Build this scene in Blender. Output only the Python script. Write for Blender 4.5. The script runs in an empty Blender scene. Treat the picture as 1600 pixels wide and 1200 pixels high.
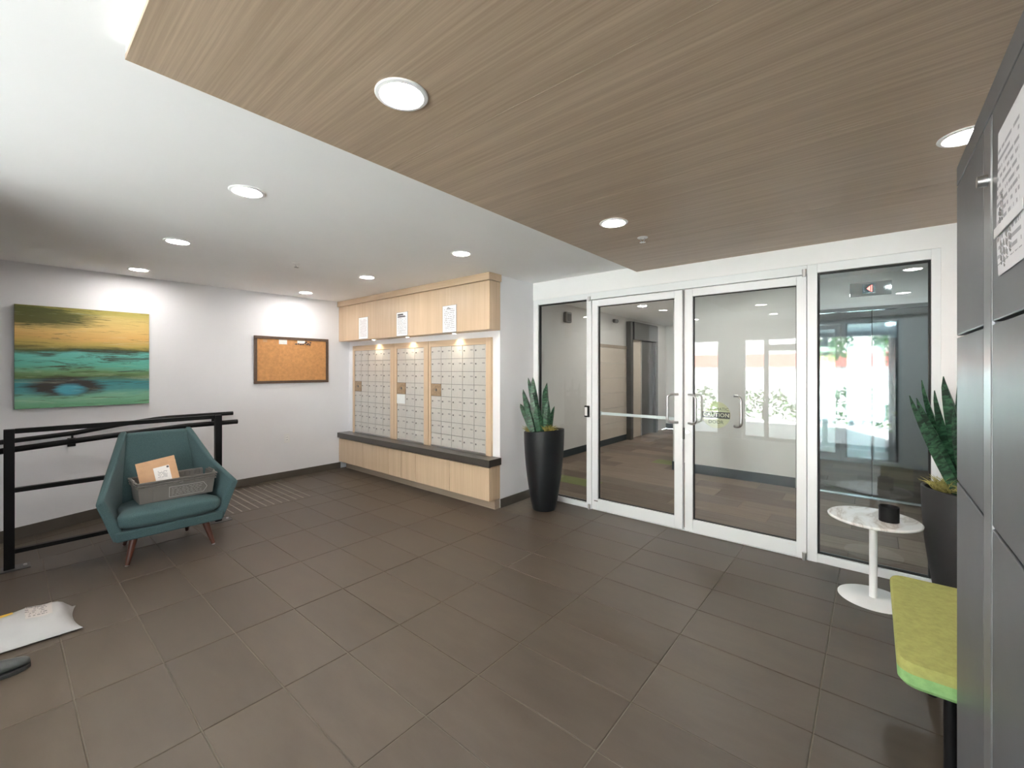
import bpy, bmesh, math, random
from mathutils import Vector, Matrix
random.seed(7)
S = bpy.context.scene
C = S.collection

# ------------------------------------------------------------------ camera, world, sun, exposure
cam_d = bpy.data.cameras.new('camera')
cam = bpy.data.objects.new('camera', cam_d)
C.objects.link(cam)
cam.location = (0, 0, 1.4125)
cam.rotation_euler = (math.radians(90), 0, math.radians(39.97))
cam_d.sensor_width = 36.0
cam_d.lens = 671.1 / 1600 * 36
cam_d.shift_y = -22.7 / 1600
cam_d.clip_start = 0.02
S.camera = cam

world = bpy.data.worlds.new('world')
S.world = world
world.use_nodes = True
bg = world.node_tree.nodes['Background']
bg.inputs[0].default_value = (0.90, 0.95, 1.0, 1)
bg.inputs[1].default_value = 10.0

sun_d = bpy.data.lights.new('sun', 'SUN')
sun_d.energy = 110.0
sun_d.angle = math.radians(2)
sun_d.color = (1.0, 0.965, 0.955)
sun = bpy.data.objects.new('sun', sun_d)
C.objects.link(sun)
sun.location = (0, 6, 12)
sun.rotation_euler = (math.radians(-24), math.radians(12), 0)      # high sun from behind the building

S.view_settings.view_transform = 'Standard'
S.view_settings.look = 'None'
S.view_settings.gamma = 1.0
S.view_settings.use_curve_mapping = False
S.view_settings.exposure = 0.34
try:
    S.cycles.use_denoising = True
    S.cycles.max_bounces = 12
    S.cycles.diffuse_bounces = 6
    S.cycles.transparent_max_bounces = 16
    S.cycles.sample_clamp_indirect = 60.0
    S.cycles.caustics_reflective = False
    S.cycles.caustics_refractive = False
except Exception:
    pass

LAMP_L = 156.0          # radiance of a downlight's diffuser
LAMP_COL = (1.0, 0.955, 0.915)

# ------------------------------------------------------------------ key dimensions (metres)
WX = -5.85      # painting wall
MY = 3.28       # mailbox wall
MX = -2.91      # side face of the mailbox wall
DY = 3.85       # glazed door wall
CZ = 2.376      # white ceiling
WZ = 2.328      # wooden ceiling underside
RX = 0.95       # right wall
EY = -1.9       # entrance wall behind the camera
HX, HY, HZ = -3.8, 6.1, 2.46    # hall: left wall, lift wall, ceiling

# ------------------------------------------------------------------ material helpers
def new_mat(name):
    m = bpy.data.materials.new(name)
    m.use_nodes = True
    nt = m.node_tree
    return m, nt, nt.nodes['Principled BSDF']

def setc(b, col, rough=0.5, metal=0.0, spec=0.5):
    b.inputs['Base Color'].default_value = (*col, 1)
    b.inputs['Roughness'].default_value = rough
    b.inputs['Metallic'].default_value = metal
    b.inputs['Specular IOR Level'].default_value = spec

def coords(nt, scale=(1, 1, 1), which='Object'):
    tc = nt.nodes.new('ShaderNodeTexCoord')
    mp = nt.nodes.new('ShaderNodeMapping')
    mp.inputs['Scale'].default_value = scale
    nt.links.new(tc.outputs[which], mp.inputs['Vector'])
    return mp.outputs['Vector']

def noise(nt, vec, scale=5, detail=4, rough=0.55, dist=0.0):
    n = nt.nodes.new('ShaderNodeTexNoise')
    n.inputs['Scale'].default_value = scale
    n.inputs['Detail'].default_value = detail
    n.inputs['Roughness'].default_value = rough
    n.inputs['Distortion'].default_value = dist
    nt.links.new(vec, n.inputs['Vector'])
    return n.outputs['Fac']

def ramp(nt, fac, stops, interp='LINEAR'):
    r = nt.nodes.new('ShaderNodeValToRGB')
    r.color_ramp.interpolation = interp
    e = r.color_ramp.elements
    while len(e) < len(stops):
        e.new(0.5)
    for i, (p, c) in enumerate(stops):
        e[i].position = p
        e[i].color = (*c, 1) if len(c) == 3 else c
    nt.links.new(fac, r.inputs['Fac'])
    return r.outputs['Color']

def math_n(nt, op, a, b=None, clamp=False):
    n = nt.nodes.new('ShaderNodeMath')
    n.operation = op
    n.use_clamp = clamp
    for i, v in enumerate((a, b)):
        if v is None:
            continue
        if isinstance(v, (int, float)):
            n.inputs[i].default_value = v
        else:
            nt.links.new(v, n.inputs[i])
    return n.outputs[0]

def mix(nt, fac, a, b, mode='MIX'):
    n = nt.nodes.new('ShaderNodeMix')
    n.data_type = 'RGBA'
    n.blend_type = mode
    for s, v in ((n.inputs['Factor'], fac), (n.inputs[6], a), (n.inputs[7], b)):
        if isinstance(v, (int, float)):
            s.default_value = v
        elif isinstance(v, tuple):
            s.default_value = (*v, 1)
        else:
            nt.links.new(v, s)
    return n.outputs[2]

def bump(nt, b, height, strength=0.2, dist=0.01):
    n = nt.nodes.new('ShaderNodeBump')
    n.inputs['Strength'].default_value = strength
    n.inputs['Distance'].default_value = dist
    nt.links.new(height, n.inputs['Height'])
    nt.links.new(n.outputs['Normal'], b.inputs['Normal'])

def sep(nt, vec):
    n = nt.nodes.new('ShaderNodeSeparateXYZ')
    nt.links.new(vec, n.inputs[0])
    return n.outputs

def plain(name, col, rough=0.5, metal=0.0, spec=0.5, var=0.06, nscale=8, bmp=0.0, bscale=200):
    m, nt, b = new_mat(name)
    setc(b, col, rough, metal, spec)
    v = coords(nt)
    f = noise(nt, v, nscale, 3)
    lo = tuple(max(0, c * (1 - var)) for c in col)
    hi = tuple(min(1, c * (1 + var)) for c in col)
    nt.links.new(ramp(nt, f, [(0.3, lo), (0.7, hi)]), b.inputs['Base Color'])
    if bmp:
        bump(nt, b, noise(nt, v, bscale, 2), bmp, 0.002)
    return m

def wood(name, c0, c1, axis='x', rough=0.45, fine=70.0, stretch=1.2):
    m, nt, b = new_mat(name)
    setc(b, c0, rough)
    sc = {'x': (stretch, fine, fine), 'y': (fine, stretch, fine), 'z': (fine, fine, stretch)}[axis]
    v = coords(nt, sc)
    f = noise(nt, v, 1.0, 5, 0.65, 0.2)
    sc2 = tuple(s / 6 for s in sc)
    g = noise(nt, coords(nt, sc2), 1.0, 3, 0.5, 0.4)
    h = math_n(nt, 'ADD', math_n(nt, 'MULTIPLY', f, 0.65), math_n(nt, 'MULTIPLY', g, 0.35))
    nt.links.new(ramp(nt, h, [(0.33, c1), (0.5, tuple((a + d) / 2 for a, d in zip(c0, c1))), (0.64, c0)]), b.inputs['Base Color'])
    bump(nt, b, f, 0.06, 0.001)
    return m

def glass(name, base=0.045, tint=(0.93, 0.96, 0.955), rough=0.0):
    """clear architectural glass: the Schlick share is mirrored, the rest passes straight through"""
    m = bpy.data.materials.new(name)
    m.use_nodes = True
    nt = m.node_tree
    nt.nodes.clear()
    out = nt.nodes.new('ShaderNodeOutputMaterial')
    tr = nt.nodes.new('ShaderNodeBsdfTransparent')
    tr.inputs[0].default_value = (*tint, 1)
    gl = nt.nodes.new('ShaderNodeBsdfGlossy')
    gl.inputs['Roughness'].default_value = rough
    gl.inputs['Color'].default_value = (1, 1, 1, 1)
    lw = nt.nodes.new('ShaderNodeLayerWeight')
    lw.inputs['Blend'].default_value = 0.5
    p = math_n(nt, 'POWER', lw.outputs['Facing'], 5.0)
    f = math_n(nt, 'ADD', math_n(nt, 'MULTIPLY', p, 1 - base), base, True)
    mx = nt.nodes.new('ShaderNodeMixShader')
    nt.links.new(f, mx.inputs[0])
    nt.links.new(tr.outputs[0], mx.inputs[1])
    nt.links.new(gl.outputs[0], mx.inputs[2])
    nt.links.new(mx.outputs[0], out.inputs[0])
    return m

def emit(name, col, strength):
    m, nt, b = new_mat(name)
    setc(b, (0.8, 0.8, 0.8), 0.5)
    b.inputs['Emission Color'].default_value = (*col, 1)
    b.inputs['Emission Strength'].default_value = strength
    return m

def tile_mat(name, lo, hi, rough=0.42):
    m, nt, b = new_mat(name)
    setc(b, lo, rough, 0, 0.45)
    v = coords(nt, (1, 1, 1))
    oi = nt.nodes.new('ShaderNodeObjectInfo')
    add = nt.nodes.new('ShaderNodeVectorMath')
    add.operation = 'ADD'
    sc = nt.nodes.new('ShaderNodeVectorMath')
    sc.operation = 'SCALE'
    sc.inputs['Scale'].default_value = 31.0
    nt.links.new(oi.outputs['Location'], sc.inputs[0])
    nt.links.new(v, add.inputs[0])
    nt.links.new(sc.outputs[0], add.inputs[1])
    st = nt.nodes.new('ShaderNodeMapping')
    st.inputs['Scale'].default_value = (1.0, 3.0, 1.0)
    nt.links.new(add.outputs[0], st.inputs['Vector'])
    f = noise(nt, st.outputs[0], 3.0, 6, 0.6, 0.3)
    col = ramp(nt, f, [(0.3, lo), (0.7, hi)])
    k = math_n(nt, 'ADD', math_n(nt, 'MULTIPLY', oi.outputs['Random'], 0.14), 0.93)
    cmb = nt.nodes.new('ShaderNodeCombineColor')
    for i in range(3):
        nt.links.new(k, cmb.inputs[i])
    nt.links.new(mix(nt, 1.0, col, cmb.outputs[0], 'MULTIPLY'), b.inputs['Base Color'])
    rr = math_n(nt, 'ADD', math_n(nt, 'MULTIPLY', f, 0.16), rough - 0.08)
    nt.links.new(rr, b.inputs['Roughness'])
    bump(nt, b, noise(nt, v, 60, 3), 0.03, 0.001)
    return m

def carpet_mat(name):
    m, nt, b = new_mat(name)
    setc(b, (0.2, 0.16, 0.13), 0.95, 0, 0.1)
    oi = nt.nodes.new('ShaderNodeObjectInfo')
    base = ramp(nt, oi.outputs['Random'], [(0.0, (0.16, 0.12, 0.095)), (0.3, (0.24, 0.18, 0.14)), (0.55, (0.19, 0.15, 0.125)),
                                          (0.75, (0.27, 0.205, 0.16)), (0.945, (0.2, 0.16, 0.13)), (0.955, (0.21, 0.26, 0.08))], 'CONSTANT')
    f = noise(nt, coords(nt, (2, 60, 1)), 1.0, 4)
    col = mix(nt, 0.35, base, ramp(nt, f, [(0.3, (0.1, 0.08, 0.07)), (0.7, (0.36, 0.29, 0.23))]))
    nt.links.new(col, b.inputs['Base Color'])
    bump(nt, b, noise(nt, coords(nt), 400, 2), 0.3, 0.003)
    return m

def printed(name, rows, col=(0.86, 0.86, 0.87), ink=(0.25, 0.25, 0.28), up='z', across='y', size=(0.216, 0.28), seed=0.0, fill=0.55):
    """white paper with rows of small print: rows of dashes in the sheet's own metric"""
    m, nt, b = new_mat(name)
    setc(b, col, 0.6)
    o = sep(nt, coords(nt))
    idx = {'x': 0, 'y': 1, 'z': 2}
    u, v = o[idx[across]], o[idx[up]]
    row = math_n(nt, 'MULTIPLY', v, rows / size[1])
    fr = math_n(nt, 'FRACT', row)
    line = math_n(nt, 'LESS_THAN', fr, 0.42)
    rid = math_n(nt, 'FLOOR', row)
    cmb = nt.nodes.new('ShaderNodeCombineXYZ')
    nt.links.new(math_n(nt, 'MULTIPLY', u, 70.0), cmb.inputs[0])
    nt.links.new(math_n(nt, 'ADD', math_n(nt, 'MULTIPLY', rid, 7.3), seed), cmb.inputs[1])
    word = math_n(nt, 'LESS_THAN', noise(nt, cmb.outputs[0], 1.0, 1), fill)
    inx = math_n(nt, 'LESS_THAN', math_n(nt, 'ABSOLUTE', u), size[0] * 0.40)
    inz = math_n(nt, 'LESS_THAN', math_n(nt, 'ABSOLUTE', v), size[1] * 0.42)
    f = math_n(nt, 'MULTIPLY', math_n(nt, 'MULTIPLY', line, word), math_n(nt, 'MULTIPLY', inx, inz))
    nt.links.new(mix(nt, f, col, ink), b.inputs['Base Color'])
    return m

M = {}
M['wall'] = plain('wall_paint', (0.80, 0.80, 0.82), 0.7, spec=0.3, var=0.015, nscale=2, bmp=0.05, bscale=300)
M['ceil'] = plain('ceiling_paint', (0.87, 0.865, 0.86), 0.8, spec=0.2, var=0.012, nscale=2)
M['white'] = plain('white_gloss_paint', (0.87, 0.87, 0.87), 0.45, var=0.01)
M['alu'] = plain('white_aluminium', (0.80, 0.82, 0.83), 0.38, 0.05, var=0.015, nscale=3)
M['tile'] = tile_mat('floor_tile', (0.065, 0.0480, 0.0335), (0.088, 0.0665, 0.048))
M['grout'] = plain('grout', (0.165, 0.14, 0.108), 0.85, var=0.1, nscale=15)
M['rib'] = plain('tactile_rib_stone', (0.27, 0.245, 0.21), 0.6)
M['base'] = plain('baseboard_tile', (0.085, 0.073, 0.060), 0.5, var=0.08)
M['hallbase'] = plain('hall_baseboard', (0.022, 0.034, 0.040), 0.5, var=0.05)
M['woodceil'] = wood('ceiling_veneer', (0.50, 0.385, 0.28), (0.335, 0.248, 0.172), 'x', 0.42, 90, 1.6)
M['maple'] = wood('maple_veneer', (0.66, 0.50, 0.345), (0.545, 0.395, 0.26), 'z', 0.4, 85, 1.6)
M['maplex'] = wood('maple_veneer_horizontal', (0.66, 0.50, 0.345), (0.545, 0.395, 0.26), 'x', 0.4, 85, 1.6)
M['toekick'] = wood('toe_kick_veneer', (0.42, 0.34, 0.26), (0.33, 0.26, 0.2), 'x', 0.4, 85, 1.6)
M['counter'] = plain('dark_countertop', (0.062, 0.055, 0.048), 0.28, var=0.15, nscale=120)
M['mailmetal'] = plain('mailbox_aluminium', (0.62, 0.60, 0.56), 0.42, 0.35, var=0.03, nscale=25)
M['lock'] = plain('lock_steel', (0.22, 0.21, 0.2), 0.35, 0.8)
M['tag'] = plain('number_tag', (0.36, 0.35, 0.33), 0.5)
M['brass'] = plain('master_lock_plate', (0.40, 0.29, 0.185), 0.4, 0.4, var=0.25, nscale=35)
M['card'] = plain('white_card', (0.80, 0.83, 0.82), 0.6)
M['black'] = plain('black_powder_coat', (0.005, 0.005, 0.0055), 0.45, spec=0.25, var=0.2)
M['rubber'] = plain('black_gasket', (0.007, 0.007, 0.007), 0.6)
M['steel'] = plain('brushed_steel', (0.62, 0.62, 0.62), 0.28, 1.0, var=0.04, nscale=60)
M['darkmetal'] = plain('dark_bronze_metal', (0.10, 0.097, 0.094), 0.4, 0.4, var=0.08)
M['glass'] = glass('door_glass', 0.031)
M['glass_s'] = glass('sidelight_glass', 0.034, (0.86, 0.93, 0.95))
M['diff_hall'] = emit('hall_lamp_diffuser', LAMP_COL, LAMP_L * 1.9)
M['diff'] = emit('lamp_diffuser', LAMP_COL, LAMP_L)
M['puck'] = emit('puck_lamp', (1.0, 0.9, 0.72), 25)
M['locker'] = plain('grey_locker_steel', (0.125, 0.130, 0.139), 0.38, 0.3, var=0.08, nscale=5)
M['lockertrim'] = plain('grey_locker_trim', (0.19, 0.195, 0.205), 0.3, 0.4, var=0.05)
M['redwood'] = wood('red_brown_wood', (0.085, 0.024, 0.012), (0.042, 0.012, 0.006), 'z', 0.35, 60, 3)
M['cork'] = plain('cork', (0.60, 0.30, 0.115), 0.85, var=0.12, nscale=30, bmp=0.3, bscale=300)
M['frame'] = plain('dark_brown_frame', (0.105, 0.066, 0.045), 0.5, var=0.15, nscale=30)
M['canvas_edge'] = plain('canvas_side', (0.05, 0.10, 0.08), 0.8)
M['crate'] = plain('grey_crate_plastic', (0.145, 0.132, 0.117), 0.5, var=0.06)
M['cratelite'] = plain('light_crate_print', (0.42, 0.40, 0.37), 0.6)
M['kraft'] = plain('kraft_paper', (0.56, 0.335, 0.185), 0.75, var=0.06, nscale=20, bmp=0.1, bscale=60)
M['poly'] = plain('white_poly_mailer', (0.345, 0.335, 0.325), 0.45, spec=0.25, var=0.03)
M['yellow'] = plain('yellow_tape', (0.80, 0.47, 0.03), 0.5)
M['pot'] = plain('black_planter', (0.011, 0.0125, 0.0145), 0.38, spec=0.35, var=0.15, nscale=6, bmp=0.1, bscale=40)
M['potmatte'] = plain('charcoal_planter', (0.022, 0.021, 0.021), 0.6, var=0.15, nscale=6)
M['soil'] = plain('soil', (0.05, 0.035, 0.022), 0.95, var=0.4, nscale=60)
M['pebble'] = plain('white_pebble', (0.78, 0.75, 0.70), 0.5, var=0.08)
M['moss'] = plain('yellow_green_tuft', (0.46, 0.41, 0.14), 0.7, var=0.3, nscale=40)
M['mossdark'] = plain('olive_tuft', (0.30, 0.25, 0.06), 0.7, var=0.3, nscale=40)
M['limefab'] = plain('lime_fabric', (0.345, 0.345, 0.110), 0.9, spec=0.2, var=0.1, nscale=50, bmp=0.4, bscale=500)
M['limedge'] = plain('green_fabric_band', (0.235, 0.42, 0.165), 0.9, spec=0.2, var=0.1, nscale=50, bmp=0.4, bscale=500)
M['shoe'] = plain('dark_shoe_leather', (0.028, 0.032, 0.030), 0.4, var=0.3, nscale=25)
M['sole'] = plain('dark_sole', (0.012, 0.012, 0.012), 0.7)
M['hallwall'] = plain('hall_paint', (0.70, 0.68, 0.66), 0.7, var=0.015)
M['beige'] = plain('beige_wall_panel', (0.62, 0.54, 0.46), 0.45, var=0.03)
M['carpet'] = carpet_mat('carpet_plank')
M['carpetback'] = plain('carpet_underlay', (0.05, 0.04, 0.035), 0.95)
M['concrete'] = plain('pale_concrete', (0.60, 0.59, 0.585), 0.8, var=0.06, nscale=3)
M['hedge'] = plain('hedge_green', (0.10, 0.22, 0.06), 0.8, var=0.5, nscale=9)
M['redbrick'] = plain('red_facade', (0.55, 0.18, 0.14), 0.8, var=0.1)
M['pale'] = plain('pale_facade', (0.75, 0.74, 0.72), 0.8, var=0.05)
M['liftsteel'] = plain('lift_stainless', (0.42, 0.45, 0.46), 0.045, 1.0, var=0.02, nscale=2)
M['red_led'] = emit('red_indicator', (1.0, 0.08, 0.05), 4.0)
M['display'] = plain('indicator_glass', (0.05, 0.12, 0.15), 0.15)
M['decal'] = plain('yellow_decal', (0.62, 0.59, 0.36), 0.5)
M['decalink'] = plain('decal_ink', (0.03, 0.03, 0.025), 0.5)
M['decalcream'] = plain('decal_cream', (0.8, 0.78, 0.6), 0.5)
M['plastic'] = plain('white_plastic', (0.80, 0.80, 0.79), 0.4, var=0.01)
M['greybox'] = plain('grey_plastic', (0.16, 0.155, 0.15), 0.5)
M['tapeglare'] = plain('tape_glare', (0.66, 0.66, 0.67), 0.5)  # pale tone paints the glare on the clear tape
M['ink'] = plain('dark_print', (0.06, 0.06, 0.065), 0.6)
M['notice_a'] = printed('notice_table_print', 20, ink=(0.50, 0.47, 0.50), across='x', seed=3, fill=0.6)
M['notice_b'] = printed('notice_small_print', 17, ink=(0.42, 0.42, 0.45), across='x', seed=9)
M['notice_c'] = printed('notice_letter_print', 14, ink=(0.40, 0.40, 0.44), across='x', seed=17)
M['lockernote'] = printed('locker_sheet_print', 16, ink=(0.28, 0.28, 0.30), across='y', size=(0.22, 0.26), seed=21, col=(0.62, 0.62, 0.64))
M['slip'] = printed('address_slip', 7, ink=(0.3, 0.29, 0.28), across='y', size=(0.075, 0.06), seed=4, col=(0.80, 0.76, 0.72))

def marble():
    m, nt, b = new_mat('white_marble')
    setc(b, (0.8, 0.79, 0.77), 0.18)
    v = coords(nt)
    n1 = noise(nt, coords(nt, (7, 2.2, 1)), 1.0, 5, 0.55, 0.8)
    band = math_n(nt, 'ABSOLUTE', math_n(nt, 'SUBTRACT', n1, 0.5))
    nt.links.new(ramp(nt, band, [(0.0, (0.56, 0.51, 0.46)), (0.03, (0.72, 0.69, 0.65)), (0.10, (0.82, 0.81, 0.79))]), b.inputs['Base Color'])
    return m
M['marble'] = marble()

def fabric(name, lo, hi):
    m, nt, b = new_mat(name)
    setc(b, lo, 0.92, 0, 0.2)
    b.inputs['Sheen Weight'].default_value = 0.08
    f = noise(nt, coords(nt), 260, 3, 0.7)
    nt.links.new(ramp(nt, f, [(0.3, lo), (0.7, hi)]), b.inputs['Base Color'])
    bump(nt, b, f, 0.35, 0.002)
    return m
M['teal'] = fabric('teal_wool', (0.040, 0.076, 0.080), (0.078, 0.128, 0.131))

def snake(name, g0, g1, d):
    m, nt, b = new_mat(name)
    setc(b, g0, 0.42)
    uv = coords(nt, (1, 1, 1), 'UV')
    o = sep(nt, uv)
    oi = nt.nodes.new('ShaderNodeObjectInfo')
    cmb = nt.nodes.new('ShaderNodeCombineXYZ')
    nt.links.new(math_n(nt, 'MULTIPLY', o[0], 1.6), cmb.inputs[0])
    nt.links.new(math_n(nt, 'MULTIPLY', o[1], 26), cmb.inputs[1])
    nt.links.new(math_n(nt, 'MULTIPLY', oi.outputs['Random'], 50), cmb.inputs[2])
    f = noise(nt, cmb.outputs[0], 1.0, 3, 0.6, 0.8)
    nt.links.new(ramp(nt, f, [(0.40, d), (0.49, g0), (0.62, g1)]), b.inputs['Base Color'])
    return m
M['snake'] = snake('snake_plant_leaf', (0.020, 0.072, 0.036), (0.055, 0.150, 0.078), (0.007, 0.024, 0.013))

def artwork():
    m, nt, b = new_mat('abstract_painting')
    setc(b, (0.5, 0.4, 0.1), 0.45)
    o = sep(nt, coords(nt))          # y across 0..0.93, z up 0..0.94, local to lower corner
    yy, zz = o[1], o[2]
    cmb = nt.nodes.new('ShaderNodeCombineXYZ')
    nt.links.new(math_n(nt, 'MULTIPLY', yy, 1.5), cmb.inputs[0])
    nt.links.new(math_n(nt, 'MULTIPLY', zz, 9.0), cmb.inputs[1])
    n1 = noise(nt, cmb.outputs[0], 1.0, 6, 0.65, 0.6)
    cmb2 = nt.nodes.new('ShaderNodeCombineXYZ')
    nt.links.new(math_n(nt, 'MULTIPLY', yy, 3.5), cmb2.inputs[0])
    nt.links.new(math_n(nt, 'MULTIPLY', zz, 45.0), cmb2.inputs[1])
    n2 = noise(nt, cmb2.outputs[0], 1.0, 5, 0.7, 0.8)
    h = math_n(nt, 'DIVIDE', zz, 0.94)
    h = math_n(nt, 'ADD', h, math_n(nt, 'MULTIPLY', math_n(nt, 'SUBTRACT', n1, 0.5), 0.13))
    h = math_n(nt, 'ADD', h, math_n(nt, 'MULTIPLY', math_n(nt, 'SUBTRACT', n2, 0.5), 0.05))
    col = ramp(nt, h, [(0.00, (0.15, 0.38, 0.21)), (0.10, (0.22, 0.48, 0.32)), (0.16, (0.08, 0.30, 0.31)), (0.25, (0.05, 0.27, 0.30)),
                       (0.30, (0.10, 0.16, 0.05)), (0.35, (0.16, 0.30, 0.13)), (0.42, (0.12, 0.46, 0.36)), (0.53, (0.15, 0.52, 0.46)),
                       (0.57, (0.06, 0.09, 0.03)), (0.62, (0.50, 0.38, 0.09)), (0.70, (0.72, 0.44, 0.14)), (0.80, (0.72, 0.50, 0.17)),
                       (0.90, (0.58, 0.44, 0.15)), (0.97, (0.40, 0.34, 0.08))])
    # dark olive sweep, upper corner
    dy = math_n(nt, 'MULTIPLY', math_n(nt, 'SUBTRACT', yy, 0.08), 1.9)
    dz = math_n(nt, 'MULTIPLY', math_n(nt, 'SUBTRACT', zz, 0.845), 8.0)
    r = math_n(nt, 'SQRT', math_n(nt, 'ADD', math_n(nt, 'MULTIPLY', dy, dy), math_n(nt, 'MULTIPLY', dz, dz)))
    r = math_n(nt, 'ADD', r, math_n(nt, 'MULTIPLY', math_n(nt, 'SUBTRACT', n2, 0.5), 1.6))
    k = ramp(nt, r, [(0.55, (0.92, 0.92, 0.92)), (1.15, (0, 0, 0))])
    col = mix(nt, k, col, (0.060, 0.075, 0.012))
    # dark plum sweep with a blue eye, lower part
    dy = math_n(nt, 'MULTIPLY', math_n(nt, 'SUBTRACT', yy, 0.30), 3.4)
    dz = math_n(nt, 'MULTIPLY', math_n(nt, 'SUBTRACT', zz, 0.19), 9.5)
    r = math_n(nt, 'SQRT', math_n(nt, 'ADD', math_n(nt, 'MULTIPLY', dy, dy), math_n(nt, 'MULTIPLY', dz, dz)))
    r2 = math_n(nt, 'ADD', r, math_n(nt, 'ADD', math_n(nt, 'MULTIPLY', math_n(nt, 'SUBTRACT', n1, 0.5), 1.8), math_n(nt, 'MULTIPLY', math_n(nt, 'SUBTRACT', n2, 0.5), 0.9)))
    k = ramp(nt, r2, [(0.60, (0.95, 0.95, 0.95)), (1.10, (0, 0, 0))])
    col = mix(nt, k, col, (0.040, 0.022, 0.020))
    dy = math_n(nt, 'MULTIPLY', math_n(nt, 'SUBTRACT', yy, 0.345), 8.0)
    dz = math_n(nt, 'MULTIPLY', math_n(nt, 'SUBTRACT', zz, 0.165), 15.0)
    r = math_n(nt, 'SQRT', math_n(nt, 'ADD', math_n(nt, 'MULTIPLY', dy, dy), math_n(nt, 'MULTIPLY', dz, dz)))
    r3 = math_n(nt, 'ADD', r, math_n(nt, 'MULTIPLY', math_n(nt, 'SUBTRACT', n2, 0.5), 1.2))
    k = ramp(nt, r3, [(0.55, (1, 1, 1)), (0.95, (0, 0, 0))])
    col = mix(nt, k, col, (0.07, 0.36, 0.46))
    # thin dark grain streaks
    cmb3 = nt.nodes.new('ShaderNodeCombineXYZ')
    nt.links.new(math_n(nt, 'MULTIPLY', yy, 2.2), cmb3.inputs[0])
    nt.links.new(math_n(nt, 'MULTIPLY', zz, 20.0), cmb3.inputs[1])
    cmb3.inputs[2].default_value = 4.7
    n3 = noise(nt, cmb3.outputs[0], 1.0, 5, 0.7, 0.5)
    lowhalf = ramp(nt, zz, [(0.14, (0, 0, 0)), (0.24, (1, 1, 1)), (0.52, (1, 1, 1)), (0.60, (0.12, 0.12, 0.12))])
    br = math_n(nt, 'MULTIPLY', ramp(nt, n3, [(0.37, (1, 1, 1)), (0.46, (0, 0, 0))]), lowhalf)
    col = mix(nt, math_n(nt, 'MULTIPLY', br, 0.85), col, (0.045, 0.035, 0.018))
    hi = ramp(nt, n3, [(0.55, (0, 0, 0)), (0.72, (1, 1, 1))])
    col = mix(nt, math_n(nt, 'MULTIPLY', hi, 0.55), col, mix(nt, 0.45, col, (0.80, 0.85, 0.62)))
    st = ramp(nt, n2, [(0.34, (1, 1, 1)), (0.43, (0, 0, 0))])
    col = mix(nt, math_n(nt, 'MULTIPLY', st, 0.6), col, (0.05, 0.055, 0.02))
    nt.links.new(col, b.inputs['Base Color'])
    return m
M['art'] = artwork()

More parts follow.
